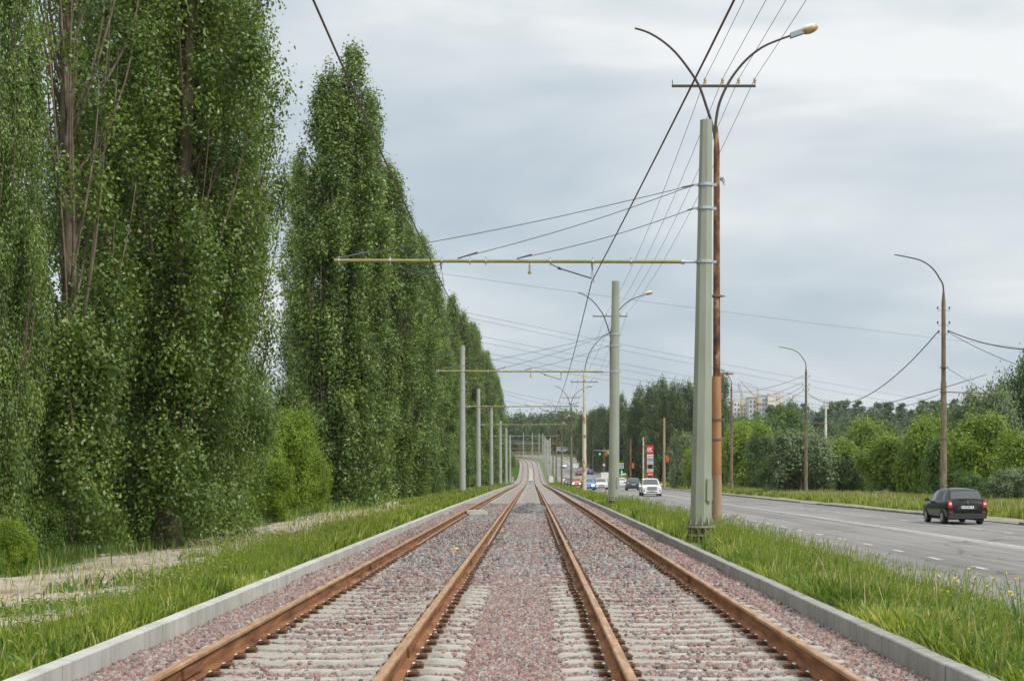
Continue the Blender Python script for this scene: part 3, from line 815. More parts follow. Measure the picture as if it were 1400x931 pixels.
def ax(px, py): return ((px-VX)/S1-5.5, CAMZ+(VY-py)/S1-Z0)
armL = [ax(*p) for p in [(979,205),(977,185),(972,165),(965.5,145),(956,118),(941,94),(922.5,71),(903.7,55),(885,44.3),(868,39)]]
armR = [ax(*p) for p in [(979,205),(978,180),(979.5,161),(984,140),(995,115.5),(1008.5,95.4),(1024.6,78),(1043,64.5),(1062,56),(1080,49.5)]]
cr = (ax(918.5,0)[0], ax(1033,0)[0], ax(0,118)[1], [ax(q,0)[0] for q in (964,988,1010,1032)])
def step_bar(h, l=.42):
    def f(root):
        b = MB(); b.box((l/2+.08,0,h), (l,.05,.05)); b.tube([(l*.75,0,h-.05),(l*.75,0,h+.05)], .04, 6); b.build('bracket', M['bolt'], root)
        b = MB()
        for k in range(7):
            a = k*.9; b.tube([(.1,0,10.7),(.16+.05*math.cos(a),.05*math.sin(a),10.72+.06*math.sin(a*2)),(.22+.04*math.sin(a),.03,10.62+.1*math.cos(a*1.7))], .008, 4)
        b.build('wire_tangle', M['wire'], root)
    return f
H1 = ax(0,208)[1]
def h_at(py): return ax(0, py)[1]
lamp_post(5.5, 42.3, 'closest lamp post, rusty brown above and orange below, behind the closest tram pole', [(armL, False), (armR, True)], H=H1, rb=.155, rt=.115, bands=(h_at(405), h_at(573), h_at(600)), cross=cr, group='twin arm lamp posts along the near road edge', joints=[0, h_at(650), h_at(515), H1], extra=step_bar(h_at(511)))
def twin(x, y, label, hs=1.0, lampL=False, lampR=True, mt=('rusty_pole','conc_pole','conc_pole')):
    k = hs
    aL = [(a*k if abs(a) > .3 else a, b*hs) for a, b in armL]; aR = [(a*k if abs(a) > .3 else a, b*hs) for a, b in armR]
    return lamp_post(x, y, label, [(aL, lampL), (aR, lampR)], H=H1*hs, rb=.17, rt=.13, mt=mt, bands=(6.1, 3.4), cross=(cr[0], cr[1], cr[2]*hs, cr[3]), group='twin arm lamp posts along the near road edge', joints=[0, 3.2, 6.6, H1*hs])
twin(5.75, 103, 'second twin arm lamp post, mostly hidden by the second tram pole', mt=('rusty_pole','rusty_pole','orange_pole'))
twin(5.4, 194, 'third twin arm lamp post, rusty on top, standing beyond the white and rust mast', .93)
twin(5.0, 237, 'fourth twin arm lamp post along the near road edge', .93)
twin(5.0, 290, 'fifth twin arm lamp post along the near road edge', .93)
twin(5.0, 335, 'sixth twin arm lamp post along the near road edge', .93)
# white-and-rust mast with one arm
lamp_post(5.65, 153, 'tall whitish mast with rust bands, left of the second tram pole', [([(0,12.2),(.05,13.2),(.35,14.6),(.9,15.7),(1.8,16.7),(2.9,17.4)], False)], H=12.6, rb=.26, rt=.16, mt=('white_rust_pole','white_rust_pole','white_rust_pole'), bands=(6.2,), cross=(-1.5, 1.5, 12.0, [-1.3,-.7,.8,1.3]), joints=[0,4,8.5,12.6])
# far-side lamp posts
def single(x, y, H, label, reach=2.7, rise=2.6, bracket=True, mt=('conc_pole','conc_pole','conc_pole'), rb=.19, lamp=False, grp='single arm lamp posts beyond the road'):
    def ex(root):
        if not bracket: return
        b = MB(); b.tube([(0,-.1,H-4.85), (2.9,-.1,H-4.95)], .035, 6); b.box((2.3,-.1,H-4.9), (.14,.1,.16)); b.build('side_bracket', M['bolt'], root)
        b = MB(); b.tube([(0.1,-.1,H-3.5), (2.3,-.1,H-4.85)], .012, 4); b.build('bracket_stay', M['wire'], root)
        b = MB()
        for zz, q in ((H-.3,.3),(H-1.1,.3),(H-1.6,.24)):
            for s in (-1, 1):
                b.tube([(s*.12,0,zz-.1),(s*q,0,zz-.1),(s*(q+.02),0,zz+.05)], .012, 5); b.tube([(s*(q+.02),0,zz-.0),(s*(q+.02),0,zz+.12)], .045, 6)
        b.build('insulator_hooks', M['dark_steel'], root)
    r = reach
    arm = [(0,H+.5),(-.03,H+1.0),(-.2*r/2.7,H+.52*rise),(-.6*r/2.7,H+.74*rise),(-1.2*r/2.7,H+.9*rise),(-2.0*r/2.7,H+.98*rise),(-2.7*r/2.7,H+1.03*rise)]
    return lamp_post(x, y, label, [(arm, lamp)], H=H, rb=rb, rt=.14, mt=mt, bands=(H-3.5,H-4.85,H-7.4), extra=ex, group=grp)
def far_post(px, y, pytop, *a, **k):
    x = (px-VX)*y/F; z = CAMZ+(VY-pytop)*y/F-float(gz(x, y)); xx = x-float(xc(y))
    return single(xx, y, z, *a, **k), Vector((x, y, CAMZ+(VY-pytop)*y/F))
_, T1 = far_post(1290, 78, 415, 'tallest single arm lamp post of concrete, right behind the black hatchback', mt=('conc_pole','conc_pole','conc_pole'))
_, T2 = far_post(1102, 141, 511, 'single arm concrete lamp post in front of the silvery willow')
_, T3 = far_post(1000, 167, 533, 'single arm concrete lamp post just right of the closest rusty lamp post')
_, T4 = far_post(883, 300, 598, 'lamp post with pale curved arm beside the red and white price sign', bracket=False, reach=3.2, mt=('rusty_pole','rusty_pole','conc_pole'), rb=.2)
# plain posts
def plain_post(px, y, pytop, label, mt, rb=.2, box=True, cat='post'):
    x = (px-VX)*y/F; zg = float(gz(x, y)); z = CAMZ+(VY-pytop)*y/F-zg
    root = empty('utility_post', (x, y, zg), label, cat)
    b = MB(); b.tube([(0,0,-.4), (0,0,z)], [rb, rb*.75], 10); b.build('post', M[mt], root, smooth=True)
    if box:
        b = MB(); b.box((.5,-.1,z*.42 if box is True else box), (.5,.2,1.1)); b.build('orange_box', M['orange_box'], root)
    return root
plain_post(908, 225, 571, 'tall brown utility post with an orange box, right of the white jeep like car', 'brown_pole', .24)
plain_post(862, 300, 600, 'rusty brown utility post with an orange box behind the teal hatchback', 'rusty_pole', .22)
plain_post(879.5, 302, 598, 'pale mottled post standing against the left edge of the price sign', 'white_rust_pole', .2, False)
plain_post(811, 440, 598, 'grey utility post rising behind the traffic lights by the far roadside', 'conc_pole', .25, False)
plain_post(789.5, 520, 600, 'thin pale utility post at the roadside up the hill', 'conc_pole', .25, False)
plain_post(826, 350, 612, 'rusty post with a small orange box behind the white box truck', 'rusty_pole', .2, 7.0)
plain_post(1080, 330, 560, 'thin pale post among the trees right of the apartment blocks', 'white_rust_pole', .16, False)
plain_post(1186, 420, 567, 'thin pale post in front of the pine forest', 'white_rust_pole', .16, False)
# ================================================================== WIRES
lz = Z0+cr[2]+.22
xs_ins = [5.5+q for q in cr[3]]
for k, q in enumerate(xs_ins):
    dx = q-5.5
    pts = sag((5.5+dx*1.15+.1, -12, lz+.25), (q, 42.3, lz), .55, 16)
    zb = float(gz(5.75,103))+cr[2]+.22
    pts += sag((q, 42.3, lz), (q+.25, 103, zb), .75, 16)[1:]
    zc = float(gz(5.65,153))+12.2
    pts += sag((q+.25, 103, zb), (5.65+[-1.3,-.7,.8,1.3][k], 153, zc), .9, 16)[1:]
    zd = float(gz(5.4,194))+cr[2]*.93+.22
    pts += sag((5.65+[-1.3,-.7,.8,1.3][k], 153, zc), (q-.1, 194, zd), .6, 10)[1:]
    prev = (q-.1, 194, zd)
    for yy in (237, 290, 335):
        nx = (q-.5, yy, float(gz(5.0,yy))+cr[2]*.93+.22); pts += sag(prev, nx, .7, 8)[1:]; prev = nx
    wire_obj('power_line', [pts], .0085, M['wire'], ['leftmost','second from left','third from left','rightmost'][k]+' of the four thin wires strung over the twin arm lamp posts', 'power line', 'wires along the lamp posts', 4)
def span(p0, d0, p1, d1, s, r, m, label, grp='power lines crossing the sky'):
    a, b = at(*p0, d0), at(*p1, d1)
    wire_obj('power_line', [sag(a, b, s, 24)], r, m, label, 'power line', grp, 4)
pairs = [((560,368),(1420,478),'highest and faintest line across the sky',.5),
         ((560,411),(1420,571),'upper line of the top pair',1),((560,417),(1420,582),'lower line of the top pair',1),
         ((560,440),(1420,592),'upper line of the middle pair',1),((560,448),(1420,600),'lower line of the middle pair',1),
         ((640,478),(1290,578),'upper line of the bottom pair',1),((640,485),(1290,586),'lower line of the bottom pair',1)]
for p0, p1, lab, s in pairs: span(p0, 240, p1, 330, s, .028, M['wire_grey'], 'thin power line crossing the sky behind the poles, '+lab)
def v(T, dx=0, dz=0): return Vector((T.x+dx, T.y, T.z+dz))
def ws(name, a, b, s, r, m, label, grp=None, cat='cable'): wire_obj(name, [sag(a, b, s, 24)], r, m, label, cat, grp, 5)
h1 = lambda py: CAMZ+(VY-py)*78/F
h2 = lambda py: CAMZ+(VY-py)*141/F
ws('cable', (T1.x-.25, 78, h1(452)), (T2.x+.2, 141, h2(538)), 2.3, .03, M['wire'], 'thick black cable sagging from the tallest lamp post to the one by the willow', None)
ws('cable', (T1.x+.25, 78, h1(452)), tuple(at(1490,474,60)), .5, .03, M['wire'], 'upper black cable running right from the tallest lamp post', 'cables at the tallest lamp post')
ws('cable', (T1.x+.25, 78, h1(454)), tuple(at(1490,528,58)), .3, .016, M['wire'], 'lower black cable running right from the tallest lamp post', 'cables at the tallest lamp post')
for k, (a, b) in enumerate([(540,560),(560,585),(570,592)]):
    ws('power_line', (T1.x-.3, 78, h1(a)), (T2.x+.35+k*.1, 141, h2(b+8)), .7, .018, M['wire_grey'], ['upper','middle','lower'][k]+' thin line between the tallest lamp post and the post by the willow', 'lines between the far lamp posts', 'power line')
for k, a in enumerate([514,522,528,534]):
    ws('power_line', (T2.x-.3, 141, h2(a)), (T3.x+.3, 167+.0, CAMZ+(VY-(536+k*9))*167/F), .4+.15*k, .02, M['wire_grey'], ['top','second','third','lowest'][k]+' line between the post by the willow and the one near the orange lamp post', 'lines between the far lamp posts', 'power line')
for k in range(2):
    ws('power_line', (T1.x+2.35, 78, h1(512)), (T1.x+2.9+k*.6, 141, h2(575)), .4, .014, M['wire_grey'], ['left','right'][k]+' trolley wire running away from the bracket of the tallest lamp post', 'trolley wires', 'power line')

# ================================================================== VEHICLES
PROF = {
 'hatch': dict(L=4.04, W=1.70, H=1.50, wr=.29, axr=.2, axf=.805, st=[
   (0.0,.42,.62,.64,.90,.84),(.010,.27,.86,.90,.97,.88),(.035,.24,.95,1.00,1.0,.87),(.12,.26,.97,1.40,1.0,.74),(.17,.26,.97,1.47,1.0,.73),(.42,.26,.94,1.50,1.0,.73),(.58,.26,.92,1.42,1.0,.72),
   (.74,.26,.90,.98,1.0,.80),(.78,.26,.88,.95,1.0,.80),(.93,.23,.76,.82,.97,.76),(.985,.28,.58,.64,.88,.72),(1.0,.36,.5,.53,.80,.66)], rg=(3,2), wg=(6,7), gl=(.135,.70), pil=(.30,.46)),
 'suv': dict(L=4.85, W=1.95, H=1.75, wr=.36, axr=.19, axf=.81, st=[
   (0.0,.5,.8,.84,.9,.84),(.012,.33,1.05,1.08,.97,.9),(.04,.30,1.12,1.16,1.0,.88),(.13,.28,1.12,1.62,1.0,.78),(.2,.28,1.12,1.71,1.0,.77),(.45,.28,1.1,1.75,1.0,.76),(.6,.28,1.09,1.68,1.0,.75),
   (.74,.28,1.02,1.10,1.0,.84),(.79,.28,1.0,1.07,1.0,.86),(.95,.3,.95,1.0,.99,.86),(.99,.32,.86,.92,.95,.84),(1.0,.36,.72,.76,.90,.80)], rg=(3,2), wg=(6,7), gl=(.145,.70), pil=(.30,.46)),
 'sedan': dict(L=4.5, W=1.76, H=1.46, wr=.31, axr=.2, axf=.81, st=[
   (0.0,.42,.66,.7,.90,.84),(.012,.27,.9,.95,.96,.85),(.10,.24,.95,1.02,1.0,.84),(.18,.26,.94,1.04,1.0,.8),(.29,.26,.93,1.36,1.0,.73),(.45,.26,.92,1.46,1.0,.72),(.58,.26,.91,1.40,1.0,.71),
   (.73,.26,.88,.96,1.0,.80),(.78,.26,.86,.93,1.0,.80),(.93,.23,.74,.80,.97,.76),(.985,.28,.58,.64,.88,.72),(1.0,.36,.5,.53,.80,.66)], rg=(4,3), wg=(6,7), gl=(.24,.69), pil=(.36,.49)),
}
wheel_cache = {}
def make_car(kind, x, y, face, paintm, label, lights_on=False, plate=True, scale=1.0, group='cars on the road', cat='car', rail=False):
    P_ = PROF[kind]; L_, W_ = P_['L'], P_['W']/2; st = P_['st']
    z = float(zp(y)+road_drop(y)); x = x+float(xc(y))
    slope = float(zp(y+3)-zp(y-3))/6
    root = empty('parked_car' if False else 'car', (x, y, z+.004), label, cat, group, 0 if face > 0 else math.pi)
    root.rotation_euler = (slope*face, 0, 0 if face > 0 else math.pi); root.scale = (scale,)*3
    def ring(s):
        t, zb, zbelt, zt, wb, wr = s; yy = (t-.5)*L_
        zm = zb+(zbelt-zb)*.45; top = zt-zbelt
        h = [(0,zb),(W_*wb*.86,zb),(W_*wb*.97,zb+.07),(W_*wb,zm),(W_*wb*.985,zbelt-.04),(W_*wb*.95,zbelt),
             (W_*(wr+(wb*.95-wr)*.12),zt-.06*min(1,top*3+.2)),(W_*wr*.93,zt-.01),(W_*wr*.55,zt+.018),(0,zt+.026)]
        return h, yy
    NH = 10
    def pt(t, k, f, side):
        """point on the side of the body between ring points k and k+1"""
        for i in range(len(st)-1):
            if st[i][0] <= t <= st[i+1][0]: break
        q = (t-st[i][0])/(st[i+1][0]-st[i][0]); s = tuple(a+(b_-a)*q for a, b_ in zip(st[i], st[i+1]))
        h, yy = ring(s); a, c = h[k], h[k+1]
        return Vector((side*(a[0]+(c[0]-a[0])*f), yy, a[1]+(c[1]-a[1])*f))
    b = MB(); n = 2*NH-2
    for s in st:
        h, yy = ring(s)
        full = h+[(-p, q) for p, q in h[1:-1]][::-1]
        b.v += [(p, yy, q) for p, q in full]
    for i in range(len(st)-1):
        for j in range(n): b.f.append((i*n+j, (i+1)*n+j, (i+1)*n+(j+1) % n, i*n+(j+1) % n)); b.m.append(0)
    b.f.append(tuple(range(n))); b.m.append(0); b.f.append(tuple(range((len(st)-1)*n, len(st)*n))[::-1]); b.m.append(0)
    b.build('body', paintm, root, smooth=True)
    def panel(pts, off, name, m, par=root):
        """patch grid pts[r][c]; pushed outward by off"""
        c = sum((p for r in pts for p in r), Vector())/sum(len(r) for r in pts); mb = MB()
        nr = (pts[0][-1]-pts[0][0]).cross(pts[-1][0]-pts[0][0]).normalized()
        ref = c-Vector((0, c.y*.6, .7))
        if nr.dot(ref) < 0: nr = -nr
        R_, C_ = len(pts), len(pts[0])
        for r in pts:
            for p in r: mb.v.append(tuple(p+nr*off))
        for i in range(R_-1):
            for j in range(C_-1): mb.f.append((i*C_+j, i*C_+j+1, (i+1)*C_+j+1, (i+1)*C_+j)); mb.m.append(0)
        return mb.build(name, m, par, smooth=True)
    g0, g1 = P_['gl']; cuts = [g0]+list(P_['pil'])+[g1]
    for side in (-1, 1):
        for a, c in zip(cuts[:-1], cuts[1:]):
            ts = np.linspace(a+.008, c-.008, 5)
            rows = []
            for f in (.1, .9):
                rr = []
                for t in ts:
                    rr.append(pt(float(t), 5, f, side))
                rows.append(rr)
            if c == g1: # windscreen end tapers
                rows[1][-1] = rows[1][-2].lerp(rows[0][-1], .75)
            if a == g0: rows[1][0] = rows[1][1].lerp(rows[0][0], .3)
            panel(rows, .006, 'window', M['glass'])
    def cross(ia, ib, fa, fb, name, inset=.9):
        sa, sb = st[ia], st[ib]; rows = []
        for f in (fa, fb):
            s = tuple(p+(q-p)*f for p, q in zip(sa, sb)); h, yy = ring(s); r_ = []
            for k, sd in ((6,-1),(7,-1),(8,-1),(9,1),(8,1),(7,1),(6,1)):
                px_ = h[k][0]*(inset if k == 6 else (.97 if k == 7 else 1)); zz = h[k][1]
                r_.append(Vector((sd*px_, yy, zz)))
            rows.append(r_)
        return panel(rows, .012, name, M['glass'])
    cross(P_['wg'][0], P_['wg'][1], .04, .96, 'windscreen', .96)
    cross(P_['rg'][1], P_['rg'][0], .12, .92, 'rear_window')
    H_ = P_['H']; zb_ = st[2][1]
    # wheel arches, wheels
    for fy in (P_['axr'], P_['axf']):
        yy = (fy-.5)*L_
        for s in (-1, 1):
            b = MB(); r_ = P_['wr']*1.16
            vs = [(s*(W_+.004), yy+r_*math.cos(a), P_['wr']+r_*math.sin(a)) for a in [math.pi*i/12-.15+i*.025 for i in range(13)]]
            b.add(vs, [tuple(range(13))]); b.build('wheel_arch', M['black'], root)
            key = kind
            if key not in wheel_cache:
                r = P_['wr']
                b = MB(); b.tube([(-.1,0,0),(-.085,0,0),(.085,0,0),(.1,0,0)], [r*.9,r,r,r*.9], 24); t_ = b.build('tyre', M['black'])
                b = MB(); b.tube([(.1,0,0),(.108,0,0)], [r*.64,r*.6], 20)
                for q in range(5):
                    a = q*1.2566; b.box((.112, r*.32*math.cos(a), r*.32*math.sin(a)), (.012,.05,.05))
                b.tube([(-.108,0,0),(-.1,0,0)], [r*.6,r*.64], 20)
                rm = b.build('rim', M['rim']); wheel_cache[key] = (t_.data, rm.data)
                bpy.data.objects.remove(t_); bpy.data.objects.remove(rm)
            wt = bpy.data.objects.new('wheel', wheel_cache[key][0]); COL.objects.link(wt); wt.parent = root
            wt.location = (s*(W_-.10), yy, P_['wr'])
            rr = bpy.data.objects.new('rim', wheel_cache[key][1]); COL.objects.link(rr); rr.parent = wt
            if s < 0: wt.rotation_euler = (0,0,math.pi)
    # tail lights, bumper, plate, mirrors, headlights, grille
    zl = {'hatch': .86, 'suv': 1.02, 'sedan': .8}[kind]
    for s in (-1, 1):
        hh = {'hatch': .30, 'suv': .16, 'sedan': .18}[kind]; ww = {'hatch': .17, 'suv': .36, 'sedan': .34}[kind]
        yy = -L_/2
        cxl = s*(W_-.13 if kind == 'hatch' else W_-.24)
        b = MB(); b.prism([(cxl-ww/2*.9,zl-hh/2),(cxl+ww/2*.9,zl-hh/2),(cxl+ww/2,zl),(cxl+ww/2*.6,zl+hh/2),(cxl-ww/2*.5,zl+hh/2),(cxl-ww/2,zl)], 'y', yy+.0, yy+.2)
        tl = b.build('tail_light', M['red_light'], root)
        b = MB(); b.box((cxl,yy-.006,zl+.01), (ww*.62,.02,hh*.34)); b.build('reversing_lens', M['clear_light'], tl)
        b = MB(); b.box((s*(W_-.17),yy-.003,.52), (.14,.03,.06)); b.build('reflector', M['red_light'], root)
        b = MB(); b.box((s*(W_+.09),L_*.16,st[5][2]+.06), (.2,.1,.14), taper=.85); b.box((s*(W_-.0),L_*.16,st[5][2]+.01), (.1,.05,.04)); b.build('mirror', paintm if kind != 'hatch' else M['trim'], root)
        hl = {'hatch': .64, 'suv': .86, 'sedan': .63}[kind]
        b = MB(); b.box((s*(W_-.28),L_/2-.10,hl), (.36,.2,.15 if kind != 'suv' else .09), taper=.85); b.build('headlight', M['headlight_on'] if lights_on else M['clear_light'], root)
        b = MB(); b.box((s*(W_+.004),L_*.07,st[4][2]-.1), (.02,.14,.03)); b.build('door_handle', M['trim'], root)
    b = MB(); b.box((0,-L_/2+.06,.36), (W_*1.86,.2,.22), taper=.97); b.build('rear_bumper', paintm if kind != 'hatch' else M['trim'], root)
    b = MB(); b.box((0,L_/2-.1,.37), (W_*1.76,.26,.2), taper=.97); b.build('front_bumper', paintm, root)
    if kind == 'suv':
        b = MB(); b.box((0,L_/2-.0,.78), (.98,.05,.36), taper=.94); b.build('grille', M['chrome'], root)
        b = MB(); b.box((0,L_/2+.01,.4), (1.1,.04,.08)); b.box((W_*.8,L_/2-.02,.55),(.1,.06,.24)); b.box((-W_*.8,L_/2-.02,.55),(.1,.06,.24)); b.build('air_intake', M['black'], root)
    else:
        b = MB(); b.box((0,L_/2-.02,.58), (.7,.06,.12)); b.box((0,L_/2+.01,.36), (.9,.04,.1)); b.build('grille', M['black'], root)
    b = MB(); b.box((0,0,.26), (W_*1.7,L_*.92,.12)); b.build('underbody', M['black'], root)
    if plate:
        for s in (-1, 1):
            zz = .72 if (kind == 'hatch' and s < 0) else (.5 if s > 0 else .7)
            if kind == 'hatch' and s < 0:
                b = MB(); b.box((0,-L_/2-.0,.72), (.8,.03,.17)); b.build('plate_recess', M['trim'], root)
            b = MB(); b.box((0,s*(L_/2+.02),zz), (.52,.02,.115)); po = b.build('number_plate', M['plate'], root)
            b = MB()
            for q in range(8):
                if q == 6: continue
                b.box((-.21+q*.058, s*(L_/2+.031), zz), (.03,.004,.055))
            b.build('plate_marks', M['dark_mark'], po)
    if kind == 'hatch':
        b = MB(); b.tube([(-.02,-L_/2+.13,1.02),(-.3,-L_/2+.135,1.03)], .02, 5); b.build('wiper', M['black'], root)
        b = MB(); b.tube([(.0,-L_/2+.0,.92),(.0,-L_/2-.02,.92)], .035, 10); b.build('tailgate_badge', M['chrome'], root)
        for s in (-1, 1):
            b = MB(); b.tube([(s*W_*.68,-L_*.33,1.475),(s*W_*.7,-L_*.28,1.53),(s*W_*.7,.1,1.55),(s*W_*.68,.25,1.5)], .018, 6); b.build('roof_rail', M['trim'], root)
            b = MB(); b.box((s*(W_-.1),-L_*.36,.24), (.22,.03,.26)); b.build('mud_flap', M['trim'], root)
    return root
make_car('hatch', 18.17, 61.3, 1, M['car_black'], 'black hatchback seen from behind, driving on the far side of the road')
make_car('suv', 11.9, 143, -1, M['car_white'], 'large white off road car facing the camera with a wide chrome grille')
make_car('hatch', 13.9, 196, 1, M['car_teal'], 'dark teal hatchback driving away just left of the white off road car', scale=1.12)
make_car('sedan', 16.6, 262, 1, M['car_white'], 'white saloon driving away, right of the second tram pole', scale=1.1)
make_car('sedan', 10.2, 210, -1, M['car_silver'], 'silver white saloon facing the camera in front of the white box truck', scale=1.1)
make_car('hatch', 7.7, 196, -1, M['car_blue'], 'bright blue car with lit headlights behind the whitish rust mast', lights_on=True, scale=1.1)
make_car('sedan', 10.1, 236, -1, M['car_dark'], 'dark saloon with a lit headlight between the blue and the silver car', lights_on=True, scale=1.1)
make_car('hatch', 7.9, 252, -1, M['car_orange'], 'orange red car with glowing headlight left of the bright blue car', lights_on=True, scale=1.1)
make_car('sedan', 7.5, 285, -1, M['car_dark'], 'dark green saloon waiting left of the orange red car', scale=1.1)
make_car('sedan', 7.7, 325, -1, M['car_silver'], 'pale blue grey saloon, leftmost in the queue of oncoming cars', scale=1.1)
make_car('hatch', 17.4, 425, 1, M['car_navy'], 'deep blue car climbing the hill on the right lane', scale=1.1)
make_car('hatch', 13.7, 415, 1, M['car_red'], 'dark red car climbing the hill beside the whitish rust mast', scale=1.1)
make_car('sedan', 14.6, 470, 1, M['car_white'], 'white car higher up the hill between two lamp posts', scale=1.1)
make_car('sedan', 10.8, 475, -1, M['car_white'], 'white car coming down the hill, leftmost of the cars on the slope', scale=1.1)
# box truck
z = float(zp(292)+road_drop(292))
tr = empty('box_truck', (15.2, 292, z), 'small white box truck driving away behind the silver white saloon', 'truck', None)
b = MB(); b.box((0,-.9,1.75), (2.1,3.6,1.9)); b.build('cargo_box', M['white_paint'], tr)
b = MB(); b.prism([(.95,.5),(2.6,.5),(2.6,1.1),(2.2,1.3),(1.9,2.0),(.95,2.0)], 'x', -.95, .95); b.build('cab', M['white_paint'], tr)
b = MB(); b.box((0,0,.55), (1.5,4.6,.2)); b.build('chassis', M['black'], tr)
for yy in (-1.6, 1.7):
    for s in (-1, 1):
        b = MB(); b.tube([(s*.95,yy,.38),(s*.73,yy,.38)], .38, 16); wo = b.build('wheel', M['black'], tr)
        b = MB(); b.tube([(s*.96,yy,.38),(s*.95,yy,.38)], .2, 12); b.build('rim', M['rim'], wo)
for s in (-1, 1):
    b = MB(); b.box((s*.85,-2.72,.72), (.22,.04,.12)); b.build('tail_light', M['red_light'], tr)
b = MB(); b.box((.25,-2.71,1.3), (.35,.03,.5)); b.build('rear_panel', M['yellow_panel'], tr)
# bus across the top of the hill
p = at(769, 618, 640)
bu_ = empty('bus', (p.x, 640, p.z-.1), 'pale blue and white bus crossing at the top of the hill', 'bus', None)
b = MB(); b.prism([(-3,.3),(3,.3),(3,1.3),(2.6,2.4),(-2.9,2.4),(-3,2.2)], 'y', -1.1, 1.1); b.build('body', M['white_paint'], bu_)
b = MB(); b.box((-.6,-1.11,1.75), (4.2,.03,.7)); b.build('side_windows', M['lightblue_panel'], bu_)
b = MB(); b.quad((2.97,-.95,1.35),(2.97,.95,1.35),(2.63,.95,2.3),(2.63,-.95,2.3)); o = b.build('windscreen', M['glass'], bu_); o.location.x = .02
for xx in (-1.9, 1.9):
    b = MB(); b.tube([(xx,-1.12,.42),(xx,1.12,.42)], .42, 14); b.build('wheels', M['black'], bu_)

# ================================================================== SIGNS AND SIGNALS
def ground_at(x, y): return float(gz(x, y))
# price sign
def price_sign():
    y = 298; px0, px1 = 884.5, 893.5; s = y/F
    x = ((px0+px1)/2-VX)*s; W = (px1-px0)*s; zg = ground_at(x, y)
    Z = lambda py: CAMZ+(VY-py)*s-zg
    root = empty('price_sign', (x, y, zg), 'tall red and white fuel price sign behind the pale mottled post', 'sign')
    b = MB()
    for q in (-1, 1): b.tube([(q*W*.42,.15,-.3),(q*W*.42,.15,Z(609))], .07, 8)
    b.build('frame', M['galv'], root)
    b = MB(); b.box((0,0,(Z(608.5)+Z(620.5))/2), (W,.16,Z(608.5)-Z(620.5))); rp = b.build('red_panel', M['red_panel'], root)
    # white mark: two upright strokes joined below and a K shape, underlined
    u = W/9; zc = (Z(608.5)+Z(620.5))/2-.0; b = MB()
    def st_(a, c, w=.85): b.tube([(a[0]*u,-.09,zc+a[1]*u),(c[0]*u,-.09,zc+c[1]*u)], w*u*.5, 4)
    for a, c in [((-4,2.6),(-4,-1.6)),((-4,-1.6),(-2.2,-1.6)),((-2.2,3),(-2.2,-1.6)),((-1.0,3),(-1.0,-1.6)),((0,3),(0,-1.6)),((0,.4),(3,3)),((.6,.4),(2.4,-2.6)),((-3.6,-2.9),(2.8,-2.9))]: st_(a, c)
    b.build('logo', M['white_paint'], rp)
    rows = [(621,626,'white_paint'),(626.5,630,'lightblue_panel'),(630.5,634.5,'white_paint'),(641,645,'white_paint'),(645.5,651,'red_panel')]
    for a, c, m in rows:
        b = MB(); b.box((0,0,(Z(a)+Z(c))/2), (W*.94,.14,Z(a)-Z(c))); pp = b.build('price_panel', M[m], root)
        b = MB(); zz = (Z(a)+Z(c))/2
        for q in range(4): b.box((-W*.3+q*W*.2,-.08,zz), (W*.11,.02,.3))
        b.build('panel_marks', M['red_panel'] if m != 'red_panel' else M['white_paint'], pp)
price_sign()
def crosswalk_sign(px, py, y, w, label, post_to=True, plate=False):
    s = y/F; x = (px-VX)*s; zg = ground_at(x, y); zc = CAMZ+(VY-py)*s-zg
    root = empty('crossing_sign', (x, y, zg), label, 'road sign', 'pedestrian crossing signs')
    if post_to: b = MB(); b.tube([(0,.06,-.3),(0,.06,zc+w*.6)], .05, 8); b.build('post', M['galv'], root)
    b = MB(); b.box((0,0,zc), (w*1.3,.03,w*1.55)); bo = b.build('yellow_board', M['yellow_panel'], root)
    b = MB(); b.box((0,-.022,zc), (w*.86,.012,w*1.05)); bb = b.build('blue_square', M['blue_panel'], root)
    b = MB(); b.add([(-w*.32,-.032,zc-w*.28),(w*.32,-.032,zc-w*.28),(0,-.032,zc+w*.36)], [(0,1,2)]); tr_ = b.build('white_triangle', M['white_paint'], bb)
    b = MB(); b.sphere((0,-.038,zc+w*.14), (w*.045,.004,w*.045), 8, 5)
    b.tube([(0,-.038,zc+w*.09),(-.01,-.038,zc-w*.05)], w*.035, 4)
    b.tube([(-.01,-.038,zc-w*.05),(-w*.09,-.038,zc-w*.22)], w*.025, 4); b.tube([(-.01,-.038,zc-w*.05),(w*.09,-.038,zc-w*.22)], w*.025, 4)
    b.tube([(0,-.038,zc+w*.06),(w*.1,-.038,zc-w*.02)], w*.02, 4); b.tube([(0,-.038,zc+w*.06),(-w*.1,-.038,zc-w*.02)], w*.02, 4)
    b.build('walking_figure', M['dark_mark'], bb)
    return root
crosswalk_sign(749.5, 632.5, 345, .62, 'yellow edged pedestrian crossing sign beside the far grey tram poles')
crosswalk_sign(849.3, 636.5, 300, .75, 'yellow edged pedestrian crossing sign just right of the second tram pole')
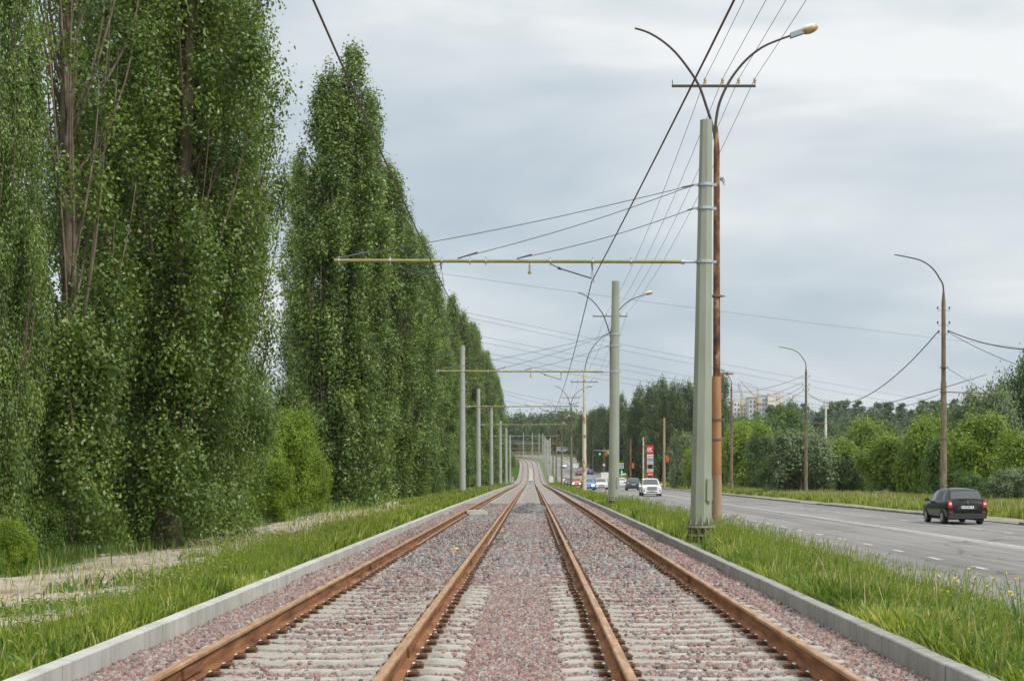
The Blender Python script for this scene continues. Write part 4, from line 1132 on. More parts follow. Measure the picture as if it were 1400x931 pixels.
# mast arm with signal and sign
y = 318; s = y/F; x = (840-VX)*s; zg = ground_at(x, y); Zf = lambda py: CAMZ+(VY-py)*s-zg
def signal_head(par, dx, zc, on='green'):
    b = MB(); b.box((dx,-.05,zc), (.34,.2,.95)); h = b.build('signal_head', M['black'], par)
    for i, m in enumerate(('dark_mark','dark_mark','green_on')):
        b = MB(); b.tube([(dx,-.15,zc+.3-.3*i),(dx,-.17,zc+.3-.3*i)], .13 if m != 'green_on' else .17, 14); b.build('lens', M[m], h)
    b = MB(); b.box((dx,-.14,zc-.0), (.2,.03,.1)); return h
ts = empty('traffic_light', (x, y, zg), 'mast arm traffic light with green signal reaching left from behind the second tram pole', 'traffic light', 'traffic lights at the junction')
b = MB(); b.tube([(0,0,-.3),(0,0,Zf(612))], .1, 10); b.build('post', M['galv'], ts)
b = MB(); b.tube([(0,0,Zf(616.5)),((812-840)*s,0,Zf(615.5))], [.06,.04], 8); b.build('mast_arm', M['galv'], ts)
signal_head(ts, (820-840)*s, Zf(618.8))
b = MB(); b.box(((832.7-840)*s,-.05,Zf(618)), (.68,.03,.92)); bo = b.build('yellow_board', M['yellow_panel'], ts)
b = MB(); b.box(((832.7-840)*s,-.075,Zf(618)), (.44,.012,.6)); bb = b.build('blue_square', M['blue_panel'], ts)
b = MB(); zc_ = Zf(618); xx = (832.7-840)*s; b.add([(xx-.18,-.085,zc_-.18),(xx+.18,-.085,zc_-.18),(xx,-.085,zc_+.2)], [(0,1,2)]); b.build('white_triangle', M['white_paint'], bb)
y2 = 305; x2 = (852-VX)*y2/F; zg2 = ground_at(x2, y2)
ts = empty('traffic_light', (x2-.3, y2, zg2), 'low green traffic light on a post right of the second tram pole', 'traffic light', 'traffic lights at the junction')
b = MB(); b.tube([(.0,.1,-.3),(.0,.1,3.2)], .06, 8); b.build('post', M['galv'], ts); signal_head(ts, 0, CAMZ+(VY-643)*y2/F-zg2)
# round sign and white plate sign
y3 = 350; x3 = (825.6-VX)*y3/F; zg3 = ground_at(x3, y3); zc3 = CAMZ+(VY-635.5)*y3/F-zg3
rs = empty('round_sign', (x3, y3-.4, zg3), 'round white road sign with a red rim above the white box truck', 'road sign')
b = MB(); b.tube([(0,.05,-.3),(0,.05,zc3)], .04, 8); b.build('post', M['galv'], rs)
b = MB(); b.tube([(0,.0,zc3),(0,-.03,zc3)], .42, 20); b.build('red_rim', M['red_panel'], rs)
b = MB(); b.tube([(0,-.03,zc3),(0,-.04,zc3)], .33, 20); b.build('white_disc', M['white_paint'], rs)
y4 = 290; x4 = (852.5-VX)*y4/F; zg4 = ground_at(x4, y4); zc4 = CAMZ+(VY-648)*y4/F-zg4
rs = empty('plate_sign', (x4, y4, zg4), 'low white name plate on two legs below the green traffic light', 'sign')
b = MB(); b.box((0,0,zc4), (1.1,.04,.3)); b.build('board', M['white_paint'], rs)
b = MB(); b.tube([(-.4,.05,-.2),(-.4,.05,zc4)], .03, 6); b.tube([(.4,.05,-.2),(.4,.05,zc4)], .03, 6); b.build('legs', M['galv'], rs)
# white barrier block by the right kerb at the crossing
z0c = float(zp(303))
b = MB(); b.prism([(-.45,0),(.45,0),(.45,1.35),(.3,1.7),(-.3,1.7),(-.45,1.35)], 'y', -.3, .3)
tag(b.build('concrete_pillar', M['white_paint'], loc=(4.15, 303, z0c-.2)), 'whitish round topped block beside the right kerb at the crossing', 'pillar')
b = MB(); b.tube([(0,0,0),(0,0,.75)], .08, 10); b.sphere((0,0,.78), .1, 8, 5)
tag(b.build('bollard', M['white_paint'], loc=(-3.55, 296, z0-.4)), 'thin white post standing by the left kerb at the crossing', 'bollard')

# ================================================================== PEOPLE
def person(x, y, zg, label, top_m, leg_m, yaw=0, lean=.05, H=1.7, arms_fwd=.25, step=.16):
    k = H/1.7
    root = empty('person', (x, y, zg), label, 'person', None, yaw)
    def skinned(name, verts, edges, rad, m, sub=2, rootv=0):
        me = bpy.data.meshes.new(name); me.from_pydata([tuple(c*k for c in v_) for v_ in verts], edges, [])
        o = link(name, me, m, root)
        o.modifiers.new('skin', 'SKIN').use_smooth_shade = True
        for i, r in enumerate(rad):
            me.skin_vertices[0].data[i].radius = (r[0]*k, r[1]*k) if isinstance(r, tuple) else (r*k, r*k)
        me.skin_vertices[0].data[rootv].use_root = True
        mo = o.modifiers.new('sub', 'SUBSURF'); mo.levels = sub; mo.render_levels = sub
        return o
    L = lean
    V_ = [(0,0,.92),(0,L*.4,1.12),(0,L*.8,1.36),(0,L,1.46),(0,L+.01,1.54),(0,L+.03,1.62)]
    Rr = [(.15,.11),(.13,.10),(.16,.10),(.055,.055),(.06,.07),(.075,.09)]; E = [(0,1),(1,2),(2,3),(3,4),(4,5)]
    for s in (-1, 1):
        n = len(V_); a = arms_fwd*s
        V_ += [(s*.19,L*.8,1.38),(s*.24,L+a*.3,1.12),(s*.24,L+a+.05,.9),(s*.235,L+a*1.1+.07,.82)]
        Rr += [.055,.042,.028,(.038,.02)]; E += [(2,n),(n,n+1),(n+1,n+2),(n+2,n+3)]
        for q in range(5):
            m_ = len(V_); oy = (q-2)*.018
            if q == 0: V_ += [(s*.22,L+a*1.1+.10,.81),(s*.215,L+a*1.1+.115,.785)]
            else: V_ += [(s*.235,L+a*1.15+.07+oy,.765),(s*.225,L+a*1.15+.075+oy,.72+.008*abs(q-3))]
            Rr += [.009,.008]; E += [(n+3,m_),(m_,m_+1)]
        n = len(V_); st2 = step*s
        V_ += [(s*.09,0,.86),(s*.1,st2*.6+.03,.48),(s*.1,st2,.09),(s*.11,st2+.15,.04)]
        Rr += [(.09,.09),.06,.04,(.045,.03)]; E += [(0,n),(n,n+1),(n+1,n+2),(n+2,n+3)]
    skinned('body', V_, E, Rr, M['skin'])
    T_ = [(0,0,.93),(0,L*.4,1.12),(0,L*.8,1.36),(0,L,1.45)]; TR = [(.165,.125),(.145,.115),(.175,.115),(.08,.08)]; TE = [(0,1),(1,2),(2,3)]
    for s in (-1, 1):
        n = len(T_); a = arms_fwd*s; T_ += [(s*.195,L*.8,1.38),(s*.235,L+a*.2,1.2)]; TR += [.068,.058]; TE += [(2,n),(n,n+1)]
    skinned('shirt', T_, TE, TR, top_m)
    T_ = [(0,0,.95)]; TR = [(.16,.12)]; TE = []
    for s in (-1, 1):
        n = len(T_); st2 = step*s; T_ += [(s*.09,0,.84),(s*.1,st2*.6+.03,.48),(s*.1,st2*.95,.16)]; TR += [.1,.072,.055]; TE += [(0,n),(n,n+1),(n+1,n+2)]
    skinned('trousers', T_, TE, TR, leg_m)
    b = MB(); b.sphere((0,(L-.005)*k,1.655*k), (.095*k,.108*k,.10*k), 12, 8); b.build('hair', M['hair'], root, smooth=True)
    b = MB()
    for s in (-1, 1): b.sphere((s*.03*k,(L+.115)*k,1.615*k), .011*k, 6, 4)
    b.build('eyes', M['dark_mark'], root)
    b = MB(); b.sphere((0,(L+.125)*k,1.585*k), (.012*k,.018*k,.02*k), 6, 4); b.build('nose', M['skin'], root)
    return root
person(3.45, 301, z0c-.05, 'person in black top and pinkish trousers walking at the crossing beside the whitish block', M['cloth_dark'], M['cloth_pink'], yaw=1.2, H=1.72)
person(-3.95, 292, float(gz(-4,292)), 'person in grey top and white trousers walking beside the left kerb', M['cloth_grey'], M['cloth_white'], yaw=.1, H=1.7)

# ================================================================== FAR BUILDINGS
def tower(px0, px1, ptop, pbase, y, m, label, cols, rows, gaps=True, depth=16, cap=None, panelm='win_dark'):
    s = y/F; x0, x1 = (px0-VX)*s, (px1-VX)*s; zt = CAMZ+(VY-ptop)*s; zb = float(gz((x0+x1)/2, y))-2
    root = empty('apartment_block', ((x0+x1)/2, y, zb), label, 'building')
    W, H = x1-x0, zt-zb
    b = MB(); b.box((0,depth/2,H/2), (W,depth,H)); b.box((0,depth/2,H+.3), (W+.3,depth+.3,.6)); b.build('wall', M[m], root)
    for q in range(int(H/3)):
        pass
    b = MB()
    for q in range(1, int(H/3)): b.box((0,-.02,q*3.0), (W-.1,.06,.12))
    b.build('floor_bands', M['facade_grey'], root)
    for c in range(cols):
        for r in range(rows):
            xx = -W/2+W*(c+.5)/cols; zz = H-2.6-r*3.0
            if zz < 3: break
            w = MB(); w.box((xx,-.03,zz), (W/cols*.5,.1,1.5)); w.build('window', M[panelm], root)
    if cap:
        b = MB()
        for cx_ in cap: b.box((cx_*W,depth/2,H+1.2), (W*.1,4,1.0)); 
        b.build('roof_hut', M['orange_box'], root)
    return root
tower(989.5, 1000.5, 545, 563, 905, 'facade_grey', 'blue grey apartment block left of the two cranes, partly behind the lamp posts', 2, 8)
tower(1003, 1012, 547.5, 563, 900, 'facade_white', 'low white apartment block between the lamp post and the left crane', 2, 8)
tower(1015.5, 1023.5, 547.5, 563, 902, 'facade_cream', 'cream apartment block between the two cranes', 2, 8)
tower(1024, 1034, 543.5, 565, 890, 'facade_grey', 'grey apartment tower just left of the right crane', 2, 8)
tower(1037, 1049.5, 541, 565, 888, 'facade_grey', 'grey blue apartment tower just right of the right crane', 3, 8)
tower(1050, 1072, 541, 565, 885, 'facade_cream', 'plain cream gable ended apartment block with orange roof huts', 0, 0, cap=(-.35,.1,.3))
def crane(px, ptop, y, jib, label):
    s = y/F; x = (px-VX)*s; zb = float(gz(x, y))-2; zt = CAMZ+(VY-ptop)*s
    root = empty('tower_crane', (x, y, zb), label, 'crane', 'construction cranes'); H = zt-zb
    b = MB(); w = .9
    for a in (-1, 1):
        for c in (-1, 1): b.tube([(a*w,c*w,0),(a*w,c*w,H*.82),(0,0,H)], .14, 4)
    q = 0
    while q < H*.8:
        for c in (-1, 1):
            b.tube([(-w,c*w,q),(w,c*w,q+3)], .08, 4); b.tube([(w,c*w,q),(-w,c*w,q+3)], .08, 4)
        q += 3
    b.build('mast', M['crane'], root)
    (dx, dz) = jib; j0 = Vector((0,0,H*.80)); j1 = Vector(((dx-px)*s, 0, CAMZ+(VY-dz)*s-zb)); b = MB()
    for o_ in (-.6, .6): b.tube([j0+Vector((0,o_,0)), j1+Vector((0,o_*.4,0))], .12, 4)
    b.tube([j0+Vector((0,0,1.2)), j1], .12, 4)
    for i in range(14):
        p0 = j0.lerp(j1, i/14); p1 = j0.lerp(j1, (i+1)/14); b.tube([p0+Vector((0,-.6,0)), p1+Vector((0,0,1.0*(1-i/14)))], .1, 4)
    b.build('jib', M['crane'], root)
    b = MB(); b.tube([Vector((0,0,H)), j1], .08, 4); b.tube([j1, j1-Vector((0,0,6))], .06, 4); b.build('cables', M['wire_grey'], root)
    b = MB(); b.box((-(dx-px)*s*.12,0,H*.8), (3,2,2)); b.build('counterweight', M['facade_grey'], root)
    b = MB(); b.box((0,-1.2,H*.78), (1.6,1.6,2)); b.build('cab', M['crane'], root)
crane(1036, 530, 870, (1012, 521), 'right yellow tower crane, in front of the grey apartment towers')
crane(1014.5, 535, 872, (1009, 523), 'left yellow tower crane with a steep jib, between the white blocks')
# telecom mast
y = 360; x = (1129-VX)*y/F; zg = ground_at(x, y); s = y/F; Zf = lambda py: CAMZ+(VY-py)*s-zg
tm = empty('telecom_mast', (x, y, zg), 'slim white telecom mast with antennas rising behind the bushes', 'mast')
b = MB(); b.tube([(0,0,0),(0,0,Zf(546))], [.45,.2], 10); b.build('pole', M['white_paint'], tm)
for k in range(3):
    for r_ in range(2):
        a = k*2.1+.3*r_; b = MB(); b.box((.55*math.cos(a), .55*math.sin(a), Zf(551 if r_ == 0 else 557)), (.3,.3,1.3 if r_ == 0 else .8), rz=a); b.build('antenna', M['white_paint'], tm)
# ================================================================== VEGETATION
def leaf_quads(C, size, r, up=.35, ar=.8, out=None):
    """rhombic leaves at centres C"""
    n = len(C)
    a = r.normal(size=(n, 3)); a /= np.linalg.norm(a, axis=1)[:, None]
    nrm = r.normal(size=(n, 3)); nrm[:, 2] += up*2
    if out is not None: nrm = nrm*.55+out/(np.linalg.norm(out, axis=1)[:, None]+1e-6)*1.0
    nrm /= np.linalg.norm(nrm, axis=1)[:, None]
    a = a-nrm*np.sum(a*nrm, 1)[:, None]; a /= np.linalg.norm(a, axis=1)[:, None]+1e-9
    b = np.cross(nrm, a)
    s = (size*r.uniform(.6, 1.35, n))[:, None]
    V = np.stack([C-a*s*.5, C+b*s*.42*ar-a*s*.1, C+a*s*.62, C-b*s*.42*ar-a*s*.1], 1)
    return V.reshape(-1, 3), np.arange(4*n).reshape(-1, 4)
def tubes_np(paths, m, n=5):
    mb = MB()
    for pts, rad in paths: mb.tube(pts, rad, n, cap=False)
    return mb
def poplar(seed, H, Rm, nleaf, lsize, limbs, bare=None, trunkr=.32, spr=.24, perspr=16, low=.6, split=1, cs=.2, top=0):
    r = np.random.default_rng(seed); rr = random.Random(seed)
    def env(h):
        t = h/H
        return Rm*np.interp(t, [0,.03,.12,.3,.5,.7,.85,.95,1.0], [.8,.92,1.0,1.0,.92,.74,.52,.31,.1])
    if top:
        def env(h): return Rm*np.interp(h/H, [0,.03,.12,.3,.5,.7,.85,.95,1.0], [.8,.92,1,1,.97,.9,.72,.5,.22])
    paths = []; sp = []; wts = []
    # trunk with slight wander
    stems = []
    for q in range(split):
        a0 = rr.uniform(0, 6.28); off = (0 if split == 1 else Rm*.25)
        pts = []
        for i in range(14):
            t = i/13; pts.append(Vector((off*math.cos(a0)*min(1, t*2.5)+.12*math.sin(t*7+seed+q), off*math.sin(a0)*min(1, t*2.5)+.12*math.cos(t*6+seed), -.4+(H*.93+.4)*t*(1-.07*q))))
        rad = [trunkr*(1.25 if i == 0 else 1)*(1-.93*(i/13)**.8)+.015 for i in range(14)]
        paths.append((pts, rad)); stems.append(pts)
    limbp = []
    for k in range(limbs):
        f = (k+.5)/limbs
        h0 = H*(.01+.84*f**1.15)*rr.uniform(.9, 1.1); az = k*2.399+rr.uniform(-.4, .4)
        st = stems[k % split]; i0 = min(12, max(0, int(h0/H*13))); base = st[i0].lerp(st[i0+1], .5); base.z = h0
        hl = min(H*rr.uniform(.93, 1.05)-h0, rr.uniform(.14, .34)*H); h1 = h0+hl
        e0 = float(env(h0+hl*.55))*rr.uniform(.45, 1.2)
        pts = []
        for i in range(9):
            t = i/8; rad_ = e0*(1-math.exp(-2.6*t))/(1-math.exp(-2.6))
            cap_ = float(env(h0+hl*t))*rr.uniform(1.15, 1.3); rad_ = min(rad_, cap_)
            wob = .18*math.sin(t*5+k)
            pts.append(Vector((base.x+rad_*math.cos(az+wob*.4), base.y+rad_*math.sin(az+wob*.4), h0+hl*t**.92)))
        paths.append((pts, [max(.010, .05*(1-i/9)*(1-f*.5)) for i in range(9)]))
        P_ = np.array([tuple(p) for p in pts]); limbp.append((P_, hl, f))
    nsp = nleaf//perspr
    L_ = np.array([l[1] for l in limbp]); L_ = L_*(1-.25*np.array([l[2] for l in limbp])); pr = L_/L_.sum()
    ch = r.choice(len(limbp), nsp, p=pr); t = .05+.95*r.random(nsp)**.8
    PP = np.stack([l[0] for l in limbp])[ch]; ti = t*8; i0 = np.minimum(ti.astype(int), 7); fr = (ti-i0)[:, None]
    C = PP[np.arange(nsp), i0]*(1-fr)+PP[np.arange(nsp), i0+1]*fr
    w = (spr*(1.45-1.15*t))[:, None]
    C = C+r.normal(size=(nsp, 3))*w*np.array([1.1, 1.1, 1.6])
    nk = int(nsp*.15); hk = .25+4.6*r.random(nk)**1.2; ak = r.uniform(0, 6.283, nk); ak = ak+.5*np.sin(hk*2+ak*3); rk = Rm*r.uniform(.35, 1.0, nk)*(.8+.25*np.sin(ak*3+seed))
    C = np.concatenate([C, np.stack([rk*np.cos(ak), rk*np.sin(ak), hk], -1)])
    # ragged holes
    hole = np.sin(C[:, 0]*1.9+seed)+np.sin(C[:, 1]*2.1+2*seed)+np.sin(C[:, 2]*1.15+seed*3)
    azc = np.arctan2(C[:, 1], C[:, 0]); rc = np.hypot(C[:, 0], C[:, 1])/np.maximum(env(C[:, 2]), .2)
    fis = np.sin(azc*5+seed+1.4*np.sin(C[:, 2]*.55+seed))+.7*np.sin(azc*9-seed*2+1.2*np.sin(C[:, 2]*.8))+.5*np.sin(C[:, 2]*1.3+azc*3)
    keep = (hole < 1.6) & ~((fis > .75) & (rc > .42) & (r.random(len(C)) < .85))
    if bare: keep &= ~((C[:, 2] > bare[0]) & (C[:, 2] < bare[1]) & (r.random(len(C)) < bare[2]))
    keep &= C[:, 2] > .2
    C = C[keep]
    tint = np.clip(.5+.22*r.normal(size=len(C))+.12*np.sin(C[:, 2]*.8+C[:, 0]*2), 0, 1)
    LC = (C[:, None]+r.normal(size=(len(C), perspr, 3))*np.array([1,1,1.35])*cs).reshape(-1, 3)
    axis_ = C.copy(); axis_[:, 2] = 0; axis_ /= np.linalg.norm(axis_, axis=1)[:, None]+1e-6
    V, Fq = leaf_quads(LC, lsize, r, out=(LC-np.repeat(C, perspr, 0))/cs*1.3+np.repeat(axis_, perspr, 0)*.5)
    ti_ = np.clip(np.repeat(tint, perspr)*.75+.25*r.random(len(LC)), 0, 1)
    ti_ = np.where(r.random(len(LC)) < .004, 1.0, ti_*.93)
    return tubes_np(paths, None, 6), (V, Fq, ti_)
def broad(seed, H, Rx, nleaf, lsize, lobes=16, squash=.8, perspr=12, trunk=.18, base=.12, spike=.0):
    r = np.random.default_rng(seed); rr = random.Random(seed); paths = []
    cs = []
    for k in range(lobes):
        a = k*2.399+rr.uniform(-.5,.5); q = (k+.5)/lobes; el = rr.uniform(0, 1)
        h = H*(base+(.93-base)*rr.random()**.8); lim = math.sqrt(max(.02, 1-((h/H-.42)/.62)**2))
        rad_ = Rx*lim*rr.uniform(.25, .78)
        cs.append((rad_*math.cos(a), rad_*math.sin(a), h, Rx*rr.uniform(.16, .36)*(.35+.65*lim)))
    cs.append((0, 0, H*.86, Rx*.2))
    tr_ = [Vector((0,0,-.3)), Vector((.1*Rx*.3,0,H*.3)), Vector((0,.05,H*.75))]; paths.append((tr_, [trunk*1.2, trunk, .03]))
    for c in cs:
        h0 = min(c[2]*.5, H*.5); paths.append(([Vector((0,0,h0)), Vector((c[0]*.5,c[1]*.5,h0+(c[2]-h0)*.65)), Vector(c[:3])], [trunk*.4, trunk*.25, .02]))
    nsp = nleaf//perspr; cs = np.array(cs); w = cs[:, 3]**2; ch = r.choice(len(cs), nsp, p=w/w.sum())
    # leafy shoots that break the outline
    ns = lobes*7; sc_ = r.integers(0, len(cs), ns); sd_ = r.normal(size=(ns, 3)); sd_[:, 2] = np.abs(sd_[:, 2])*.9+.25; sd_ /= np.linalg.norm(sd_, axis=1)[:, None]
    sl_ = Rx*r.uniform(.12, .42, ns); sb_ = cs[sc_, :3]+sd_*cs[sc_, 3:4]*.7
    d = r.normal(size=(nsp, 3)); d /= np.linalg.norm(d, axis=1)[:, None]; q = (.55+.5*r.random(nsp)**.6)[:, None]
    C = cs[ch, :3]+d*q*cs[ch, 3:4]*np.array([1, 1, squash+spike])
    isx = r.random(nsp) < .34; sk = r.integers(0, ns, nsp); tt = r.random(nsp)
    shp = sb_[sk]+(sd_[sk]*.6+np.array([0, 0, .5]))*(sl_[sk]*tt)[:, None]+r.normal(size=(nsp, 3))*.05*Rx*.3
    C = np.where(isx[:, None], shp, C)
    # sprigs that stick out
    so = (r.random(nsp) < .06) & ~isx; C[so] += d[so]*cs[ch[so], 3:4]*.35; C[so, 2] += .15*Rx*.3
    keep = C[:, 2] > .1; C = C[keep]; ch = ch[keep]
    tint = np.clip(.48+.2*r.normal(size=len(C))+.1*np.sin(ch*1.7), 0, 1)
    LC = (C[:, None]+r.normal(size=(len(C), perspr, 3))*lsize*1.5).reshape(-1, 3)
    V, Fq = leaf_quads(LC, lsize, r, .5, out=(LC-np.repeat(C, perspr, 0))/(lsize*1.5)+np.repeat((C-cs[ch, :3])/cs[ch, 3:4], perspr, 0)*1.6)
    return tubes_np(paths, None, 5), (V, Fq, np.clip(np.repeat(tint, perspr)*.75+.25*r.random(len(LC)), 0, 1))
def pine(seed, H, R_, nleaf, ls):
    r = np.random.default_rng(seed); rr = random.Random(seed); paths = [([Vector((0,0,-.5)), Vector((.15,0,H*.5)), Vector((0,.1,H*.95))], [.24,.18,.05])]
    cs = []
    for k in range(11):
        a = k*2.399; h = H*(.5+.47*k/10); q = R_*(1-.55*(k/10))*rr.uniform(.3,.8)
        c = (q*math.cos(a), q*math.sin(a), h); cs.append(c+(R_*rr.uniform(.25,.45),)); paths.append(([Vector((0,0,h-.8)), Vector(c)], [.06,.02]))
    cs = np.array(cs); n = nleaf; ch = r.choice(len(cs), n); C = cs[ch, :3]+r.normal(size=(n, 3))*cs[ch, 3:4]*np.array([.6,.6,.35])
    V, Fq = leaf_quads(C, ls, r, .4); return tubes_np(paths, None, 5), (V, Fq, r.random(n))
PROTO = {}
def proto(key, kind, crown_mat, bark_mat, **kw):
    tb, (V, Fq, t) = {'poplar': poplar, 'broad': broad, 'pine': pine}[kind](**kw)
    me = bpy.data.meshes.new('trunk'); me.from_pydata(tb.v, [], tb.f); me.materials.append(M[bark_mat]); me.update()
    me.polygons.foreach_set('use_smooth', np.ones(len(me.polygons), bool))
    cm = np_mesh('crown', V, Fq, t); cm.materials.append(M[crown_mat])
    PROTO[key] = (me, cm)
def tree(key, x, y, sx, sz, rz, name, label, cat='tree', group=None, zoff=0, tilt=0):
    z = float(gz(x, y))+zoff
    root = empty(name, (x, y, z), label, cat, group, rz)
    root.scale = (sx, sx, sz); root.rotation_euler = (tilt, 0, rz)
    for nm, me in zip(('trunk', 'crown'), PROTO[key]):
        o = bpy.data.objects.new(nm, me); COL.objects.link(o); o.parent = root
    return root
def alt_crown(key, src, crown_mat):
    me, cm = PROTO[src]; c2 = cm.copy(); c2.materials.clear(); c2.materials.append(M[crown_mat]); PROTO[key] = (me, c2)
Q = 1.0
proto('pn1', 'poplar', 'leaf_poplar', 'bark', seed=11, H=24, Rm=2.5, nleaf=int(260000*Q), lsize=.09, limbs=95, trunkr=.3, spr=.25, perspr=90, cs=.2)
proto('pn2', 'poplar', 'leaf_poplar', 'bark', seed=12, H=24, Rm=2.3, nleaf=int(240000*Q), lsize=.09, limbs=90, trunkr=.28, spr=.25, split=2, perspr=90, cs=.2)
proto('pn3', 'poplar', 'leaf_poplar', 'bark_bare', seed=13, H=24, Rm=1.7, nleaf=int(150000*Q), lsize=.09, limbs=80, trunkr=.24, bare=(6, 17, .8), spr=.24, perspr=80, cs=.19)
proto('pm1', 'poplar', 'leaf_poplar', 'bark', seed=21, H=24, Rm=1.9, nleaf=int(95000*Q), lsize=.15, limbs=75, trunkr=.26, spr=.24, perspr=52, cs=.23)
proto('pm2', 'poplar', 'leaf_poplar', 'bark', seed=22, H=24, Rm=1.7, nleaf=int(88000*Q), lsize=.15, limbs=70, trunkr=.26, spr=.23, perspr=52, cs=.23)
proto('pm3', 'poplar', 'leaf_poplar', 'bark', seed=23, H=24, Rm=2.1, nleaf=int(95000*Q), lsize=.15, limbs=75, trunkr=.26, spr=.24, perspr=52, cs=.23, split=2)
proto('pf1', 'poplar', 'leaf_far', 'bark', seed=31, H=24, Rm=2.3, nleaf=22000, lsize=.32, limbs=50, spr=.3, perspr=16, cs=.4, top=1)
proto('pf2', 'poplar', 'leaf_far', 'bark', seed=32, H=24, Rm=2.1, nleaf=22000, lsize=.32, limbs=45, spr=.3, perspr=16, cs=.4, top=1, split=2)
for k, sd in (('b1', 41), ('b2', 42), ('b3', 43)):
    proto(k+'y', 'broad', 'leaf_yellow', 'branch', seed=sd, H=7, Rx=4, base=.05, nleaf=24000, lsize=.27, lobes=26+sd % 3*5, spike=.2, perspr=14)
    alt_crown(k+'m', k+'y', 'leaf_mid'); alt_crown(k+'d', k+'y', 'leaf_dark'); alt_crown(k+'s', k+'y', 'leaf_silver')
proto('nb', 'broad', 'leaf_yellow', 'branch', seed=47, H=4.5, Rx=2.4, nleaf=42000, lsize=.11, lobes=34, base=.02, trunk=.06)
proto('pi1', 'pine', 'needle', 'pine_bark', seed=51, H=20, R_=3.2, nleaf=2200, ls=.75)
proto('pi2', 'pine', 'needle', 'pine_bark', seed=52, H=20, R_=2.8, nleaf=2200, ls=.75)
proto('fb1', 'broad', 'leaf_dark', 'pine_bark', seed=61, H=16, Rx=6, nleaf=2600, lsize=.85, lobes=14, perspr=5)
proto('fb2', 'broad', 'leaf_dark', 'pine_bark', seed=62, H=16, Rx=5, nleaf=2600, lsize=.85, lobes=12, perspr=5)
alt_crown('fb3', 'fb1', 'leaf_mid')
proto('fh1', 'broad', 'leaf_mid', 'pine_bark', seed=63, H=14, Rx=7, nleaf=9000, lsize=.6, lobes=22, base=.03, perspr=9)
proto('fh2', 'broad', 'leaf_mid', 'pine_bark', seed=64, H=14, Rx=6, nleaf=9000, lsize=.6, lobes=22, base=.03, perspr=9)

G1 = 'poplars lined up beside the tracks'
near_list = [ # key, px, y, Hm, sx, rz, label
 ('pn2', -125, 29, 25, 1.0, .4, 'closest poplar at the left edge, pale green leaves down to the ground'),
 ('pn1', -10, 27.5, 21, .42, 2.2, 'slim leafy poplar at the very left edge beside the bare trunk'),
 ('pn3', 88, 32.5, 26, 1.0, 1.0, 'poplar with its bare grey brown trunk showing through the upper crown'),
 ('pn1', 163, 39, 26, .76, 4.0, 'poplar standing right behind the bare trunked one'),
 ('pn2', 232, 35.5, 26, .98, 2.9, 'broad leafy poplar with a thick rough trunk base in the middle of the near group'),
 ('pn1', 284, 41, 27, .78, 5.2, 'rightmost poplar of the near group, its crown edge against the bright sky')]
for key, px, y, h, sx, rz, lab in near_list:
    tree(key, (px-VX)*y/F, y, sx, h/24, rz, 'poplar_tree', lab, group=G1)
row = [(446,76,82,.9),(473,77,60,1.02),(505,84,100,.9),(532,96,228,1.0),(556,109,283,1.05),(578,122,312,1.0),(590,136,365,1.0),(604,150,398,1.05),(617,163,404,1.0),(629,176,420,1.0),(641,192,437,1.0),(651,208,447,1.0),(661,224,468,1.0),(669,243,482,.95),(676,265,500,.9),(681,292,520,.9)]
for i, (px, y, top, sx) in enumerate(row):
    x = (px-VX)*y/F; z = float(gz(x, y)); h = CAMZ+(VY-top)*y/F-z
    tree(['pm1','pm3','pm2'][i % 3], x, y, sx*[1.04,.96,.98][i % 3], h/24*[.955,.97,.92,.98,.95][i % 5], 1.3*i, 'poplar_tree', ORD[i]+' poplar of the long row beyond the gap in the trees, counted from the gap', group=G1)
# trees behind the row that close it
back = [(478,92,230,.9),(520,106,320,.9),(548,122,380,.9),(575,140,430,.9),(600,170,470,.9),(622,200,500,.9),(640,235,530,.9)]
for i, (px, y, top, sx) in enumerate(back):
    x = (px-VX)*y/F-3.2; z = float(gz(x, y)); h = CAMZ+(VY-top)*y/F-z
    tree(['pm2','pm1'][i % 2], x, y, sx, h/24, 2.1*i+1, 'poplar_tree', ORD[i]+' poplar of the hidden second rank, glimpsed through the long row', group='poplars of the second rank')
def put(key, px, ptop, y, wpx, label, name='bush', cat='bush', group=None, baseH=7.0, baseR=4.0, rz=None):
    x = (px-VX)*y/F; z = float(gz(x, y)); h = CAMZ+(VY-ptop)*y/F-z; R_ = wpx/2*y/F
    tree(key, x, y, R_/baseR, h/baseH, rz if rz is not None else px*.7, name, label, cat, group)
# left shrubs
put('nb', 392, 570, 60, 105, 'broad yellow green shrub filling the gap in the poplar row', baseH=4.5, baseR=2.4)
put('nb', 350, 585, 55, 90, 'yellow green shrub leaning out from behind the near poplars', baseH=4.5, baseR=2.4)
put('nb', 424, 612, 66, 60, 'lower yellow green shrub against the first poplar after the gap', baseH=4.5, baseR=2.4)
put('nb', 372, 632, 52, 70, 'low yellow green shrub in front of the broad one in the gap', baseH=4.5, baseR=2.4)
put('b2m', 392, 548, 150, 60, 'distant green tree seen through the gap in the poplar row', 'round_tree', 'tree')
put('b3m', 330, 540, 130, 110, 'green tree behind the trunks of the near poplars', 'round_tree', 'tree')
put('b1d', 240, 545, 110, 130, 'dark tree behind the thick trunk of the near poplars', 'round_tree', 'tree')
put('b2d', 130, 535, 100, 150, 'dark tree behind the bare trunked poplar', 'round_tree', 'tree')
put('b3d', 10, 520, 90, 150, 'dark tree behind the leftmost poplars', 'round_tree', 'tree')
k = 0
for px, pt_, y, w in [(60,690,31,60),(150,700,34,50),(20,715,25,60),(330,672,50,46),(455,652,84,50),(520,655,96,40),(566,640,110,46),(590,642,125,34),(608,648,150,22),(644,650,190,20)]: pass
